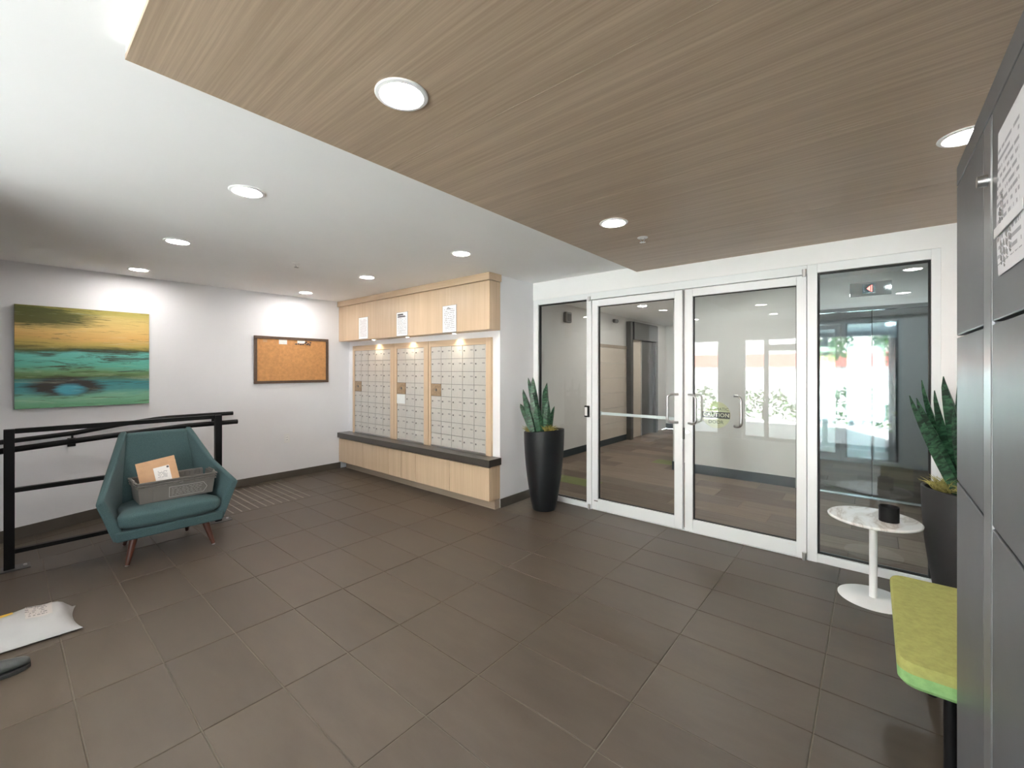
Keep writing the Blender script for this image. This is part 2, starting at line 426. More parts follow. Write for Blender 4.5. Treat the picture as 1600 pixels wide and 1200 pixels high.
# ------------------------------------------------------------------ mesh helpers
class MB:
    def __init__(s):
        s.v, s.f, s.uv = [], [], None
    def add(s, vs, fs):
        o = len(s.v)
        s.v += [tuple(v) for v in vs]
        s.f += [tuple(i + o for i in f) for f in fs]
        return s
    def box(s, x0, x1, y0, y1, z0, z1):
        x0, x1 = sorted((x0, x1)); y0, y1 = sorted((y0, y1)); z0, z1 = sorted((z0, z1))
        return s.add([(x0, y0, z0), (x1, y0, z0), (x1, y1, z0), (x0, y1, z0), (x0, y0, z1), (x1, y0, z1), (x1, y1, z1), (x0, y1, z1)],
                     [(0, 3, 2, 1), (4, 5, 6, 7), (0, 1, 5, 4), (1, 2, 6, 5), (2, 3, 7, 6), (3, 0, 4, 7)])
    def hexa(s, p):      # 8 points: bottom loop ccw, top loop ccw
        return s.add(p, [(0, 3, 2, 1), (4, 5, 6, 7), (0, 1, 5, 4), (1, 2, 6, 5), (2, 3, 7, 6), (3, 0, 4, 7)])
    def prism(s, poly, axis, lo, hi):
        n = len(poly)
        def P(a, b, t):
            return {'x': (t, a, b), 'y': (a, t, b), 'z': (a, b, t)}[axis]
        vs = [P(a, b, lo) for a, b in poly] + [P(a, b, hi) for a, b in poly]
        fs = [tuple(range(n))[::-1], tuple(range(n, 2 * n))] + [(i, (i + 1) % n, (i + 1) % n + n, i + n) for i in range(n)]
        return s.add(vs, fs)
    def loft(s, loops, cap=True):
        n = len(loops[0])
        vs = [p for l in loops for p in l]
        fs = []
        for k in range(len(loops) - 1):
            for i in range(n):
                j = (i + 1) % n
                fs.append((k * n + i, k * n + j, (k + 1) * n + j, (k + 1) * n + i))
        if cap:
            fs.append(tuple(range(n))[::-1])
            fs.append(tuple(range((len(loops) - 1) * n, len(loops) * n)))
        return s.add(vs, fs)
    def cyl(s, p0, p1, r0, r1=None, n=20):
        r1 = r0 if r1 is None else r1
        p0, p1 = Vector(p0), Vector(p1)
        d = (p1 - p0).normalized()
        a = d.orthogonal().normalized()
        b = d.cross(a)
        L = []
        for p, r in ((p0, r0), (p1, r1)):
            L.append([tuple(p + (a * math.cos(t) + b * math.sin(t)) * r) for t in (2 * math.pi * i / n for i in range(n))])
        return s.loft(L)
    def tube(s, pts, r, n=12):
        pts = [Vector(p) for p in pts]
        L = []
        a = None
        for i, p in enumerate(pts):
            if i == 0: d = pts[1] - p
            elif i == len(pts) - 1: d = p - pts[-2]
            else: d = (pts[i + 1] - p).normalized() + (p - pts[i - 1]).normalized()
            d.normalize()
            if a is None: a = d.orthogonal().normalized()
            a = (a - d * a.dot(d)).normalized()
            b = d.cross(a)
            L.append([tuple(p + (a * math.cos(t) + b * math.sin(t)) * r) for t in (2 * math.pi * k / n for k in range(n))])
        return s.loft(L)
    def lathe(s, prof, cx, cy, n=40, fn=None, closed=False):
        L = []
        if closed: prof = list(prof) + [prof[0]]
        for r, z in prof:
            l = []
            for i in range(n):
                t = 2 * math.pi * i / n
                x, y, zz = r * math.cos(t), r * math.sin(t), z
                if fn: zz = fn(x, y, z)
                l.append((cx + x, cy + y, zz))
            L.append(l)
        return s.loft(L, cap=not closed)

def wloc(o):
    v = Vector((0, 0, 0))
    while o is not None:
        v = v + o.location
        o = o.parent
    return v

def mesh_of(name, mb, origin, smooth=False):
    me = bpy.data.meshes.new(name)
    me.from_pydata([(v[0] - origin[0], v[1] - origin[1], v[2] - origin[2]) for v in mb.v], [], mb.f)
    if mb.uv:
        ul = me.uv_layers.new(name='UVMap')
        for lp in me.loops:
            ul.data[lp.index].uv = mb.uv[lp.vertex_index]
    bm = bmesh.new()
    bm.from_mesh(me)
    bmesh.ops.recalc_face_normals(bm, faces=bm.faces[:])
    bm.to_mesh(me)
    bm.free()
    if smooth:
        for p in me.polygons:
            p.use_smooth = True
    me.update()
    return me

def sharp(me, deg=35):
    try:
        me.set_sharp_from_angle(angle=math.radians(deg))
    except Exception:
        pass

def tag(o, label=None, cat=None, group=None, kind=None):
    if label: o['label'] = label
    if cat: o['category'] = cat
    if group: o['group'] = group
    if kind: o['kind'] = kind
    return o

def obj(name, mb, mat, parent=None, loc=None, bevel=0.0, seg=2, smooth=False, sub=0):
    """one mesh object; geometry is given in world coordinates; loc = its origin"""
    if loc is None:
        loc = wloc(parent) if parent is not None else (0, 0, 0)
    me = mesh_of(name, mb, loc, smooth or sub > 0)
    if smooth and not sub:
        sharp(me)
    o = bpy.data.objects.new(name, me)
    C.objects.link(o)
    if parent is not None:
        o.parent = parent
        o.location = Vector(loc) - wloc(parent)
    else:
        o.location = loc
    me.materials.append(M[mat])
    if bevel:
        md = o.modifiers.new('bevel', 'BEVEL')
        md.width = bevel
        md.segments = seg
        md.limit_method = 'ANGLE'
        md.angle_limit = math.radians(40)
    if sub:
        md = o.modifiers.new('subdivision', 'SUBSURF')
        md.levels = sub
        md.render_levels = sub
    return o

def thing(name, loc, label, cat, group=None, kind=None):
    o = bpy.data.objects.new(name, None)
    C.objects.link(o)
    o.location = loc
    o.empty_display_size = 0.1
    return tag(o, label, cat, group, kind)

def inst(name, me, parent, loc, rot=None):
    o = bpy.data.objects.new(name, me)
    C.objects.link(o)
    if parent is not None:
        o.parent = parent
        loc = Vector(loc) - wloc(parent)
    o.location = loc
    if rot: o.rotation_euler = rot
    return o

def copy_tree(root, loc, label=None):
    r = root.copy()
    C.objects.link(r)
    r.location = loc
    if label: r['label'] = label
    for ch in root.children:
        c = ch.copy()
        C.objects.link(c)
        c.parent = r
        for g in ch.children:
            d = g.copy()
            C.objects.link(d)
            d.parent = c
    return r

def text(name, body, size, mat, parent, loc, rot, extrude=0.0004):
    cu = bpy.data.curves.new(name, 'FONT')
    cu.body = body
    cu.size = size
    cu.align_x = 'CENTER'
    cu.align_y = 'CENTER'
    cu.extrude = extrude
    cu.resolution_u = 2
    tmp = bpy.data.objects.new(name, cu)
    C.objects.link(tmp)
    dg = bpy.context.evaluated_depsgraph_get()
    me = bpy.data.meshes.new_from_object(tmp.evaluated_get(dg))
    bpy.data.objects.remove(tmp)
    me.name = name
    me.materials.clear()
    me.materials.append(M[mat])
    return inst(name, me, parent, loc, rot)

# ================================================================== STRUCTURE
# ---- floor: grout bed with single tiles
RAMP_X, RAMP_Y, SLOPE = -4.765, 1.27, 0.088
mb = MB()
mb.box(RAMP_X, RX, EY, DY + 0.09, -0.12, -0.0035)
mb.box(WX, RAMP_X, RAMP_Y, DY, -0.12, -0.0035)
floor = obj('floor', mb, 'grout')
tag(floor, 'lobby floor of dark taupe rectangular tiles with pale grout', 'floor', kind='structure')
TX0, TY0, TW, TD = -2.6132, 0.8124, 0.6096, 0.3040
GAP = 0.0042
tile_cache = {}
def tile_mesh(w, d):
    k = (round(w, 3), round(d, 3))
    if k not in tile_cache:
        a, b = w / 2, d / 2
        c = 0.0018
        m = MB().loft([[(-a, -b, -0.009), (a, -b, -0.009), (a, b, -0.009), (-a, b, -0.009)],
                       [(-a, -b, -c), (a, -b, -c), (a, b, -c), (-a, b, -c)],
                       [(-a + c, -b + c, 0), (a - c, -b + c, 0), (a - c, b - c, 0), (-a + c, b - c, 0)]])
        me = mesh_of('tile', m, (0, 0, 0))
        me.materials.append(M['tile'])
        tile_cache[k] = me
    return tile_cache[k]
def lay(x0, x1, y0, y1, parent, clip, fn=None):
    i0, i1 = math.floor((x0 - TX0) / TW) - 1, math.ceil((x1 - TX0) / TW) + 1
    j0, j1 = math.floor((y0 - TY0) / TD) - 1, math.ceil((y1 - TY0) / TD) + 1
    for j in range(j0, j1):
        for i in range(i0, i1):
            a, b = max(x0, TX0 + i * TW), min(x1, TX0 + (i + 1) * TW)
            c, d = max(y0, TY0 + j * TD), min(y1, TY0 + (j + 1) * TD)
            if b - a < 0.02 or d - c < 0.02 or clip((a + b) / 2, (c + d) / 2):
                continue
            me = tile_mesh(b - a - GAP, d - c - GAP)
            if fn: fn(me, (a + b) / 2, (c + d) / 2)
            else: inst('tile', me, parent, ((a + b) / 2, (c + d) / 2, random.uniform(-0.0003, 0.0003)))
lay(RAMP_X, RX, EY, DY - 0.01, floor, lambda x, y: (x < MX and y > MY + 0.02) or (x > 0.3 and y < 1.6))
lay(WX, RAMP_X, RAMP_Y, MY, floor, lambda x, y: False)

# tactile ribs set in the floor above the ramp
for k in range(12):
    y = 1.40 + k * 0.075
    obj('tactile_rib', MB().box(-5.72, -4.80, y - 0.006, y + 0.006, -0.002, 0.003), 'rib', floor, bevel=0.002, seg=1)

# ---- ramp sinking along the painting wall
def rz(y): return -SLOPE * (RAMP_Y - y)
ramp_o = obj('ramp', MB().hexa([(WX, EY, rz(EY) - 0.15), (RAMP_X, EY, rz(EY) - 0.15), (RAMP_X, RAMP_Y, -0.15), (WX, RAMP_Y, -0.15),
                                (WX, EY, rz(EY) - 0.004), (RAMP_X, EY, rz(EY) - 0.004), (RAMP_X, RAMP_Y, -0.004), (WX, RAMP_Y, -0.004)]), 'grout')
tag(ramp_o, 'tiled wheelchair ramp sinking along the wall behind the black railing', 'ramp', kind='structure')
ang = math.atan(SLOPE)
lay(WX, RAMP_X, EY + 0.3, RAMP_Y, ramp_o, lambda x, y: False,
    lambda me, x, y: inst('tile', me, ramp_o, (x, y, rz(y)), (ang, 0, 0)))

# ---- walls
def wall(name, mbx, mat, label, **k):
    return tag(obj(name, mbx, mat, **k), label, 'wall', kind='structure')
wall('wall_left', MB().box(WX - 0.15, WX, EY - 0.15, MY + 0.1, -0.5, CZ + 0.1), 'wall', 'long pale wall carrying the abstract painting and the corkboard')
wall('wall_back', MB().box(WX, MX, MY, DY + 0.15, 0, CZ), 'wall', 'white wall block holding the mailboxes, its side turned to the doors')
wall('wall_front', MB().box(MX, RX, DY - 0.012, DY + 0.11, 2.186, CZ), 'white', 'white header wall above the glazed doors')
wall('wall_front_pier', MB().box(0.336, RX + 0.15, DY - 0.012, DY + 0.11, 0, 2.186), 'white', 'narrow white wall pier beside the tall sidelight and the lockers')
wall('wall_right', MB().box(RX, RX + 0.15, EY - 0.15, DY - 0.012, 0, CZ + 0.1), 'wall', 'white side wall behind the grey parcel lockers')
wall('wall_partition', MB().box(-3.46, -3.3, EY, -0.30, -0.4, CZ), 'wall', 'white partition wall beside the entrance, next to the parcel on the floor')
# entrance wall behind the camera: piers between tall openings
mb = MB()
mb.box(WX, -3.3, EY - 0.15, EY, -0.5, CZ)
mb.box(-3.3, -3.12, EY - 0.15, EY, -0.1, 2.07)
mb.box(-2.44, -2.02, EY - 0.15, EY, -0.1, 2.07)
mb.box(0.30, RX, EY - 0.15, EY, -0.1, 2.07)
mb.box(-3.3, RX, EY - 0.15, EY, 2.07, CZ)
wall('wall_entrance', mb, 'wall', 'white entrance wall with tall openings to the street, mirrored in the door glass')
wall('wall_sun_screen', MB().box(WX - 0.15, RX + 0.15, EY - 0.16, EY - 0.0, CZ + 0.13, 7.5), 'pale', 'unseen wall added above the street entrance to shade the pavement')  # added out of view: keeps the sun off the ground near the entrance
# entrance glazing
def glazed(name, x0, x1, bars, label, mat='glass'):
    t = thing(name, ((x0 + x1) / 2, EY - 0.08, 0), label, 'window', kind='structure')
    obj('frame', MB().box(x0, x0 + 0.05, EY - 0.11, EY - 0.05, 0, 2.07), 'alu', t)
    obj('frame', MB().box(x1 - 0.05, x1, EY - 0.11, EY - 0.05, 0, 2.07), 'alu', t)
    obj('frame', MB().box(x0 + 0.05, x1 - 0.05, EY - 0.11, EY - 0.05, 2.0, 2.07), 'alu', t)
    obj('sill', MB().box(x0 + 0.05, x1 - 0.05, EY - 0.11, EY - 0.05, 0, 0.08), 'alu', t)
    for b in bars:
        obj('mullion', MB().box(b - 0.04, b + 0.04, EY - 0.11, EY - 0.05, 0.08, 2.0), 'alu', t)
    xs = [x0 + 0.05] + [q for b in bars for q in (b - 0.04, b + 0.04)] + [x1 - 0.05]
    for a, b in zip(xs[::2], xs[1::2]):
        obj('pane', MB().box(a, b, EY - 0.084, EY - 0.078, 0.08, 2.0), mat, t)
    return t
glazed('window_3', -3.12, -2.44, [], 'narrow street window mirrored beside the pull handles')
w4 = glazed('window_4', -2.02, 0.30, [-1.60, -0.66], 'wide glazed street entrance mirrored in the door glass')
obj('transom_bar', MB().box(-1.56, -0.70, EY - 0.12, EY - 0.04, 1.78, 1.90), 'alu', w4)

# ---- ceilings
def slab(name, mbx, mat, label, **k):
    return tag(obj(name, mbx, mat, **k), label, 'ceiling', kind='structure')
slab('ceiling', MB().box(WX, RX, EY, DY + 0.1, CZ, CZ + 0.12), 'ceil', 'smooth white ceiling with round downlights')
wc = slab('ceiling_wood_panelling', MB().box(-1.69, RX, 0.24, DY - 0.012, WZ + 0.016, CZ), 'white', 'dropped ceiling panel of greyish brown wood veneer')
for a, b in ((0.24, 1.15), (1.15, 2.065), (2.065, 2.98), (2.98, DY - 0.012)):
    obj('panel', MB().box(-1.692, RX, a + (0.0012 if a > 0.3 else -0.002), b - 0.0012, WZ, WZ + 0.016), 'woodceil', wc, loc=(-0.3, (a + b) / 2 + a * 1.7, WZ), bevel=0.0006, seg=1)

# ---- baseboards
def skirt(name, mbx, mat, label):
    return tag(obj(name, mbx, mat), label, 'baseboard', kind='structure')
skirt('baseboard_left', MB().box(WX, WX + 0.012, RAMP_Y, 3.14, 0, 0.085), 'base', 'dark tile skirting under the corkboard')
def sk(x0, x1, y0, y1, z0, z1, h=0.105):
    return MB().hexa([(x0, y0, z0), (x1, y0, z0), (x1, y1, z1), (x0, y1, z1), (x0, y0, z0 + h), (x1, y0, z0 + h), (x1, y1, z1 + h), (x0, y1, z1 + h)])
skirt('baseboard_ramp', sk(WX, WX + 0.012, EY, RAMP_Y, rz(EY), 0.0), 'base', 'dark tile skirting sloping down along the ramp')
skirt('baseboard_side', MB().box(MX, MX + 0.012, MY + 0.005, DY - 0.015, 0, 0.088), 'base', 'short dark skirting behind the tall black planter')

# ================================================================== GLAZED DOOR WALL
FY0, FY1 = DY - 0.005, DY + 0.075
GY0, GY1 = DY + 0.028, DY + 0.036
def sidelight(name, x0, x1, z0, z1, jl, jr, label, gm):
    t = thing(name, ((x0 + x1) / 2, DY + 0.03, 0), label, 'window', kind='structure')
    if jl: obj('jamb', MB().box(jl, x0, FY0, FY1, 0, 2.186), 'alu', t, bevel=0.002)
    if jr: obj('jamb', MB().box(x1, jr, FY0, FY1, 0, 2.186), 'alu', t, bevel=0.002)
    obj('sill', MB().box(x0, x1, FY0, FY1, 0, z0), 'alu', t, bevel=0.003)
    obj('head', MB().box(x0, x1, FY0, FY1, z1, 2.186), 'alu', t, bevel=0.002)
    g = 0.012
    mbx = MB()
    for y0, y1 in ((GY0 - 0.012, GY0), (GY1, GY1 + 0.012)):
        mbx.box(x0, x0 + g, y0, y1, z0, z1).box(x1 - g, x1, y0, y1, z0, z1)
        mbx.box(x0 + g, x1 - g, y0, y1, z1 - g, z1).box(x0 + g, x1 - g, y0, y1, z0, z0 + g * 0.6)
    obj('gasket', mbx, 'rubber', t)
    obj('pane', MB().box(x0, x1, GY0, GY1, z0, z1), gm, t)
    return t
sidelight('window_1', -2.846, -2.23, 0.055, 2.128, -2.91, None, 'narrow fixed sidelight behind the tall planter by the mailbox wall', 'glass')
sidelight('window_2', -0.307, 0.292, 0.06, 2.122, None, 0.336, 'tall fixed sidelight behind the round marble table', 'glass_s')

def trim(name, mbx, label):
    return tag(obj(name, mbx, 'alu', bevel=0.002), label, 'mullion', kind='structure')
t1 = trim('trim_1', MB().box(-2.23, -2.175, FY0 - 0.002, FY1, 0, 2.186), 'white mullion between the planter sidelight and the doors')
trim('trim_2', MB().box(-0.368, -0.307, FY0 - 0.002, FY1, 0, 2.186), 'white mullion between the doors and the tall sidelight')
trim('trim_3', MB().box(-2.175, -0.368, FY0 - 0.001, FY1, 2.118, 2.186), 'white head frame above the double doors')
trim('trim_4', MB().box(-2.175, -0.368, DY + 0.0, FY1, 0, 0.006), 'thin threshold under the double doors')

def door(name, x0, x1, gx0, gx1, label):
    z0, z1, gz0, gz1 = 0.009, 2.112, 0.113, 2.046
    y0, y1 = DY - 0.002, DY + 0.046
    t = thing(name, ((x0 + x1) / 2, DY + 0.02, 0), label, 'door', kind='structure')
    obj('stile', MB().box(x0, gx0, y0, y1, z0, z1), 'alu', t, bevel=0.003)
    obj('stile', MB().box(gx1, x1, y0, y1, z0, z1), 'alu', t, bevel=0.003)
    obj('rail', MB().box(gx0, gx1, y0, y1, gz1, z1), 'alu', t, bevel=0.002)
    obj('rail', MB().box(gx0, gx1, y0, y1, z0, gz0), 'alu', t, bevel=0.002)
    g = 0.005
    mbx = MB()
    for a, b in ((GY0 - 0.01, GY0), (GY1, GY1 + 0.006)):
        mbx.box(gx0, gx0 + g, a, b, gz0, gz1).box(gx1 - g, gx1, a, b, gz0, gz1)
        mbx.box(gx0 + g, gx1 - g, a, b, gz1 - g, gz1).box(gx0 + g, gx1 - g, a, b, gz0, gz0 + g)
    obj('gasket', mbx, 'rubber', t)
    obj('pane', MB().box(gx0, gx1, GY0, GY1, gz0, gz1), 'glass', t)
    return t
def arc_pull(xa, dx, za, zb, y0, yo):
    """offset C-shaped pull: two standoffs bending into a straight grip"""
    r = 0.035
    P = [(xa, y0, zb)]
    for k in range(7):
        a = k / 6 * math.pi / 2
        s_, c_ = math.sin(a), math.cos(a)
        f = 1 - r / abs(dx) + r / abs(dx) * s_
        P.append((xa + dx * f, y0 - yo * f, zb - r + r * c_))
    Q = [(p[0], p[1], za + zb - p[2]) for p in P][::-1]
    return P + Q
d1 = door('door_1', -2.172, -1.274, -2.106, -1.346, 'glazed white door leaf showing the hall corridor, pull handle on its inner edge')
obj('pull_handle', MB().tube(arc_pull(-1.312, -0.075, 0.945, 1.193, DY - 0.002, 0.055), 0.0105, 12), 'steel', d1, smooth=True)
obj('push_bar', MB().box(-2.108, -1.345, DY + 0.075, DY + 0.10, 0.953, 0.980).box(-2.13, -2.108, DY + 0.04, DY + 0.10, 0.945, 0.988).box(-1.345, -1.32, DY + 0.04, DY + 0.10, 0.945, 0.988), 'alu', d1, bevel=0.003)
obj('strike_plate', MB().box(-1.2745, -1.262, DY - 0.004, DY + 0.03, 0.80, 0.90), 'darkmetal', d1)
obj('maker_plate', MB().box(-2.145, -2.105, DY - 0.0035, DY - 0.002, 0.088, 0.098), 'lock', d1)
d2 = door('door_2', -1.256, -0.372, -1.188, -0.436, 'glazed white door leaf with round yellow caution decal on the glass')
obj('pull_handle', MB().tube(arc_pull(-1.222, 0.075, 0.945, 1.193, DY - 0.002, 0.055), 0.0105, 12), 'steel', d2, smooth=True)
obj('pull_handle', MB().tube(arc_pull(-0.868, 0.06, 0.945, 1.193, GY0 + 0.004, 0.045), 0.0105, 12), 'steel', d2, smooth=True)
obj('lock_cylinder', MB().cyl((-1.228, DY - 0.012, 0.868), (-1.228, DY, 0.868), 0.017, 0.019, 24), 'steel', d2, smooth=True)
obj('maker_plate', MB().box(-0.49, -0.445, DY - 0.0035, DY - 0.002, 0.088, 0.098), 'plastic', d2)
for x, z0, z1, d in ((-2.195, 0.0, 0.05, d1), (-2.195, 2.105, 2.15, d1), (-0.385, 0.0, 0.055, d2), (-0.385, 2.10, 2.155, d2)):
    obj('pivot', MB().cyl((x, DY - 0.016, z0), (x, DY - 0.016, z1), 0.014, 0.014, 20), 'steel', d, smooth=True)
# caution decal on the back of the pane
dc = obj('caution_decal', MB().cyl((-1.01, GY1 + 0.0002, 1.03), (-1.01, GY1 + 0.0012, 1.03), 0.112, n=48), 'decal', d2)
obj('decal_band', MB().box(-1.118, -0.902, GY1 - 0.0001 - 0.0006, GY1 + 0.0001, 1.0, 1.055), 'decalink', dc)
for body, z, s_, mt in (('AUTOMATIC', 1.078, 0.034, 'decalink'), ('CAUTION', 1.0275, 0.046, 'decalcream'), ('DOOR', 0.968, 0.04, 'decalink')):
    text('decal_lettering', body, s_, mt, dc, (-1.01, GY1 - 0.0012, z), (math.radians(90), 0, 0))

# door operator push plate on the mullion
pb = thing('push_button', (-2.215, DY - 0.01, 0.99), 'small black and white door button on the mullion beside the planter', 'button')
obj('housing', MB().box(-2.243, -2.193, DY - 0.032, DY - 0.008, 0.93, 1.045), 'black', pb, bevel=0.004)
obj('plate', MB().box(-2.236, -2.207, DY - 0.036, DY - 0.031, 0.945, 1.03), 'plastic', pb, bevel=0.002)

# ================================================================== HALL BEHIND THE DOORS
mb = MB().box(HX, 2.0, DY + 0.09, 10.3, -0.12, -0.008)
hf = tag(obj('floor_hall', mb, 'carpetback'), 'hall floor of brown carpet planks with a few green ones', 'floor', kind='structure')
cp = MB().box(-0.4555, 0.4555, -0.1505, 0.1505, -0.008, 0)
cpm = mesh_of('carpet_plank', cp, (0, 0, 0))
cpm.materials.append(M['carpet'])
row = 0
y = DY + 0.09 + 0.152
while y < 10.15:
    off = (row % 3) * 0.305
    x = HX + 0.46 - off
    while x < 2.0:
        inside = not (x - 0.45 > -2.15 and y - 0.15 > HY)
        if inside and x < 1.1:
            inst('carpet_plank', cpm, hf, (x, y, 0))
        x += 0.914
    y += 0.304
    row += 1
wall('wall_hall_left', MB().box(HX - 0.15, HX, DY + 0.15, 10.45, 0, HZ), 'hallwall', 'pale hall wall running away behind the doors')
wall('wall_hall_return', MB().box(HX, MX, DY + 0.15, DY + 0.3, 0, HZ), 'hallwall', 'back of the mailbox wall seen from the hall')
wall('wall_hall_end', MB().box(HX, -2.15, 10.3, 10.45, 0, HZ), 'hallwall', 'pale wall closing the end of the hall corridor')
mb = MB().box(-2.15, -0.66, HY, HY + 0.15, 0, HZ).box(0.66, 2.0, HY, HY + 0.15, 0, HZ).box(-0.66, 0.66, HY, HY + 0.15, 2.10, HZ)
mb.box(-2.15, -2.0, HY + 0.15, 10.3, 0, HZ)
wall('wall_hall_lift', mb, 'hallwall', 'white hall wall around the steel lift doors')
wall('wall_hall_right', MB().box(2.0, 2.15, DY + 0.1, HY + 0.1, 0, HZ), 'hallwall', 'hall wall beyond the white pier')
wall('wall_hall_front', MB().box(RX, 2.0, DY + 0.1, DY + 0.2, 0, HZ).box(HX, 2.0, DY + 0.115, DY + 0.2, 2.19, HZ), 'hallwall', 'hall side of the header above the doors')
slab('ceiling_hall', MB().box(HX, 2.0, DY + 0.11, 10.3, HZ, HZ + 0.12), 'ceil', 'white hall ceiling behind the glass')
skirt('baseboard_hall_left', MB().box(HX, HX + 0.012, DY + 0.3, 8.1, 0, 0.11), 'hallbase', 'dark skirting along the receding hall wall')
skirt('baseboard_hall_lift', MB().box(-2.162, -0.70, HY - 0.012, HY, 0, 0.12).box(-2.162, -2.15, HY, 10.3, 0, 0.12), 'hallbase', 'dark blue-grey skirting beside the lift')
skirt('baseboard_hall_end', MB().box(HX, -2.162, 10.288, 10.3, 0, 0.12), 'hallbase', 'dark skirting at the corridor end')
# lift
lf = thing('door_3', (0, HY, 0), 'brushed steel lift doors with steel surround at the back of the hall', 'lift', kind='structure')
obj('lift_door', MB().box(-0.56, -0.002, HY + 0.03, HY + 0.06, 0.01, 2.06), 'liftsteel', lf, bevel=0.002)
obj('lift_door', MB().box(0.002, 0.56, HY + 0.03, HY + 0.06, 0.01, 2.06), 'liftsteel', lf, bevel=0.002)
obj('surround', MB().box(-0.66, -0.56, HY - 0.01, HY + 0.1, 0, 2.10), 'liftsteel', lf, bevel=0.003)
obj('surround', MB().box(0.56, 0.66, HY - 0.01, HY + 0.1, 0, 2.10), 'liftsteel', lf, bevel=0.003)
obj('surround', MB().box(-0.56, 0.56, HY - 0.01, HY + 0.1, 2.06, 2.10), 'liftsteel', lf, bevel=0.003)
obj('shaft_back', MB().box(-0.70, 0.70, HY + 0.15, HY + 0.2, 0, 2.3).box(-0.66, -0.56, HY + 0.1, HY + 0.15, 0, 2.10).box(0.56, 0.66, HY + 0.1, HY + 0.15, 0, 2.10), 'black', lf)
obj('threshold', MB().box(-0.56, 0.56, HY - 0.01, HY + 0.1, 0, 0.01), 'steel', lf)
ind = thing('lift_indicator', (0, HY, 2.29), 'lift position indicator with a red arrow above the steel doors', 'indicator')
obj('plate', MB().box(-0.19, 0.16, HY - 0.012, HY - 0.001, 2.215, 2.365), 'liftsteel', ind, bevel=0.002)
scr = obj('screen', MB().box(-0.08, 0.03, HY - 0.016, HY - 0.012, 2.245, 2.345), 'display', ind)
obj('red_arrow', MB().prism([(-0.045, 2.295), (-0.015, 2.325), (-0.015, 2.265)], 'y', HY - 0.018, HY - 0.016), 'red_led', scr)
obj('red_arrow', MB().box(-0.008, 0.002, HY - 0.018, HY - 0.016, 2.26, 2.33), 'red_led', scr)
# dark portal on the receding hall wall
pt = thing('door_4', (HX, 8.8, 0), 'dark framed doorway on the receding hall wall', 'door', kind='structure')
obj('surround', MB().box(HX, HX + 0.10, 8.12, 8.24, 0, 2.38), 'darkmetal', pt, bevel=0.004)
obj('surround', MB().box(HX, HX + 0.10, 9.42, 9.54, 0, 2.38), 'darkmetal', pt, bevel=0.004)
obj('header', MB().box(HX, HX + 0.12, 8.24, 9.42, 2.02, 2.38), 'darkmetal', pt, bevel=0.004)
obj('leaf', MB().box(HX, HX + 0.035, 8.24, 8.76, 0.01, 2.02), 'beige', pt, bevel=0.003)
obj('leaf', MB().box(HX, HX + 0.035, 8.775, 9.42, 0.01, 2.02), 'darkmetal', pt, bevel=0.003)
obj('edge_strip', MB().box(HX, HX + 0.05, 8.76, 8.775, 0.01, 2.02), 'steel', pt)
# beige wainscot panels on that wall
wn = thing('trim_5', (HX, 7.2, 0), 'beige panelled wall stretch before the dark doorway', 'wall panel', kind='structure')
for k in range(6):
    z0 = 0.11 + k * 0.285
    obj('panel', MB().box(HX, HX + 0.01, 6.95, 8.115, z0 + 0.002, z0 + 0.283), 'beige', wn, bevel=0.002, seg=1)
obj('cap_strip', MB().box(HX, HX + 0.018, 6.95, 8.115, 1.822, 1.88), 'toekick', wn)
sp = thing('wall_speaker', (HX, 5.9, 2.2), 'small grey speaker box high on the hall wall', 'speaker')
obj('housing', MB().box(HX, HX + 0.06, 5.82, 5.98, 2.17, 2.34), 'greybox', sp, bevel=0.012)
obj('grille', MB().box(HX + 0.06, HX + 0.064, 5.84, 5.96, 2.19, 2.31), 'black', sp, bevel=0.002)
sc_ = thing('security_camera', (HX, 7.55, 2.36), 'small security camera near the hall ceiling corner', 'camera')
obj('mount', MB().cyl((HX, 7.55, 2.36), (HX + 0.05, 7.55, 2.36), 0.02, 0.015), 'greybox', sc_, smooth=True)
obj('body', MB().cyl((HX + 0.05, 7.50, 2.33), (HX + 0.16, 7.38, 2.31), 0.033, 0.036), 'greybox', sc_, smooth=True)

# ================================================================== OUTSIDE (seen in the reflections)
tag(obj('pavement', MB().box(-14, 12, -22, EY - 0.15, -0.2, -0.02), 'concrete'), 'sunlit pale pavement outside the entrance', 'pavement', kind='structure')
def bush(x, y, rx, ry, h, label):
    mbx = MB()
    rnd = random.Random(int(x * 100) + 5)
    for k in range(420):
        a, e = rnd.uniform(0, 6.283), rnd.uniform(0, 1)
        rr = rnd.uniform(0.75, 1.0)
        p = Vector((x + rx * rr * math.cos(a) * math.sqrt(1 - e * e * 0.8), y + ry * rr * math.sin(a) * math.sqrt(1 - e * e * 0.8), 0.05 + h * e * rr))
        d = Vector((rnd.uniform(-1, 1), rnd.uniform(-1, 1), rnd.uniform(-0.4, 1))).normalized() * 0.10
        q = d.orthogonal().normalized() * 0.045
        mbx.add([p - q, p + d * 0.4 - q.cross(d).normalized() * 0.01, p + q, p + d], [(0, 1, 3), (1, 2, 3), (0, 3, 2), (0, 2, 1)])
    t = thing('shrub', (x, y, -0.02), label, 'shrub', 'street shrubs')
    o = obj('foliage', mbx, 'hedge', t)
    o['kind'] = 'stuff'
    obj('stem', MB().cyl((x, y, -0.02), (x, y, h * 0.6), 0.05, 0.02, 8), 'soil', t)
bush(-4.2, -6.0, 0.8, 0.5, 0.9, 'green street shrub mirrored beside the handles')
bush(-2.4, -6.4, 0.9, 0.5, 0.8, 'green street shrub mirrored in the middle of the door')
bush(-0.4, -6.2, 0.8, 0.5, 1.0, 'green street shrub mirrored behind the caution decal')
bush(1.4, -6.6, 0.9, 0.6, 1.3, 'green street shrub mirrored in the tall sidelight')
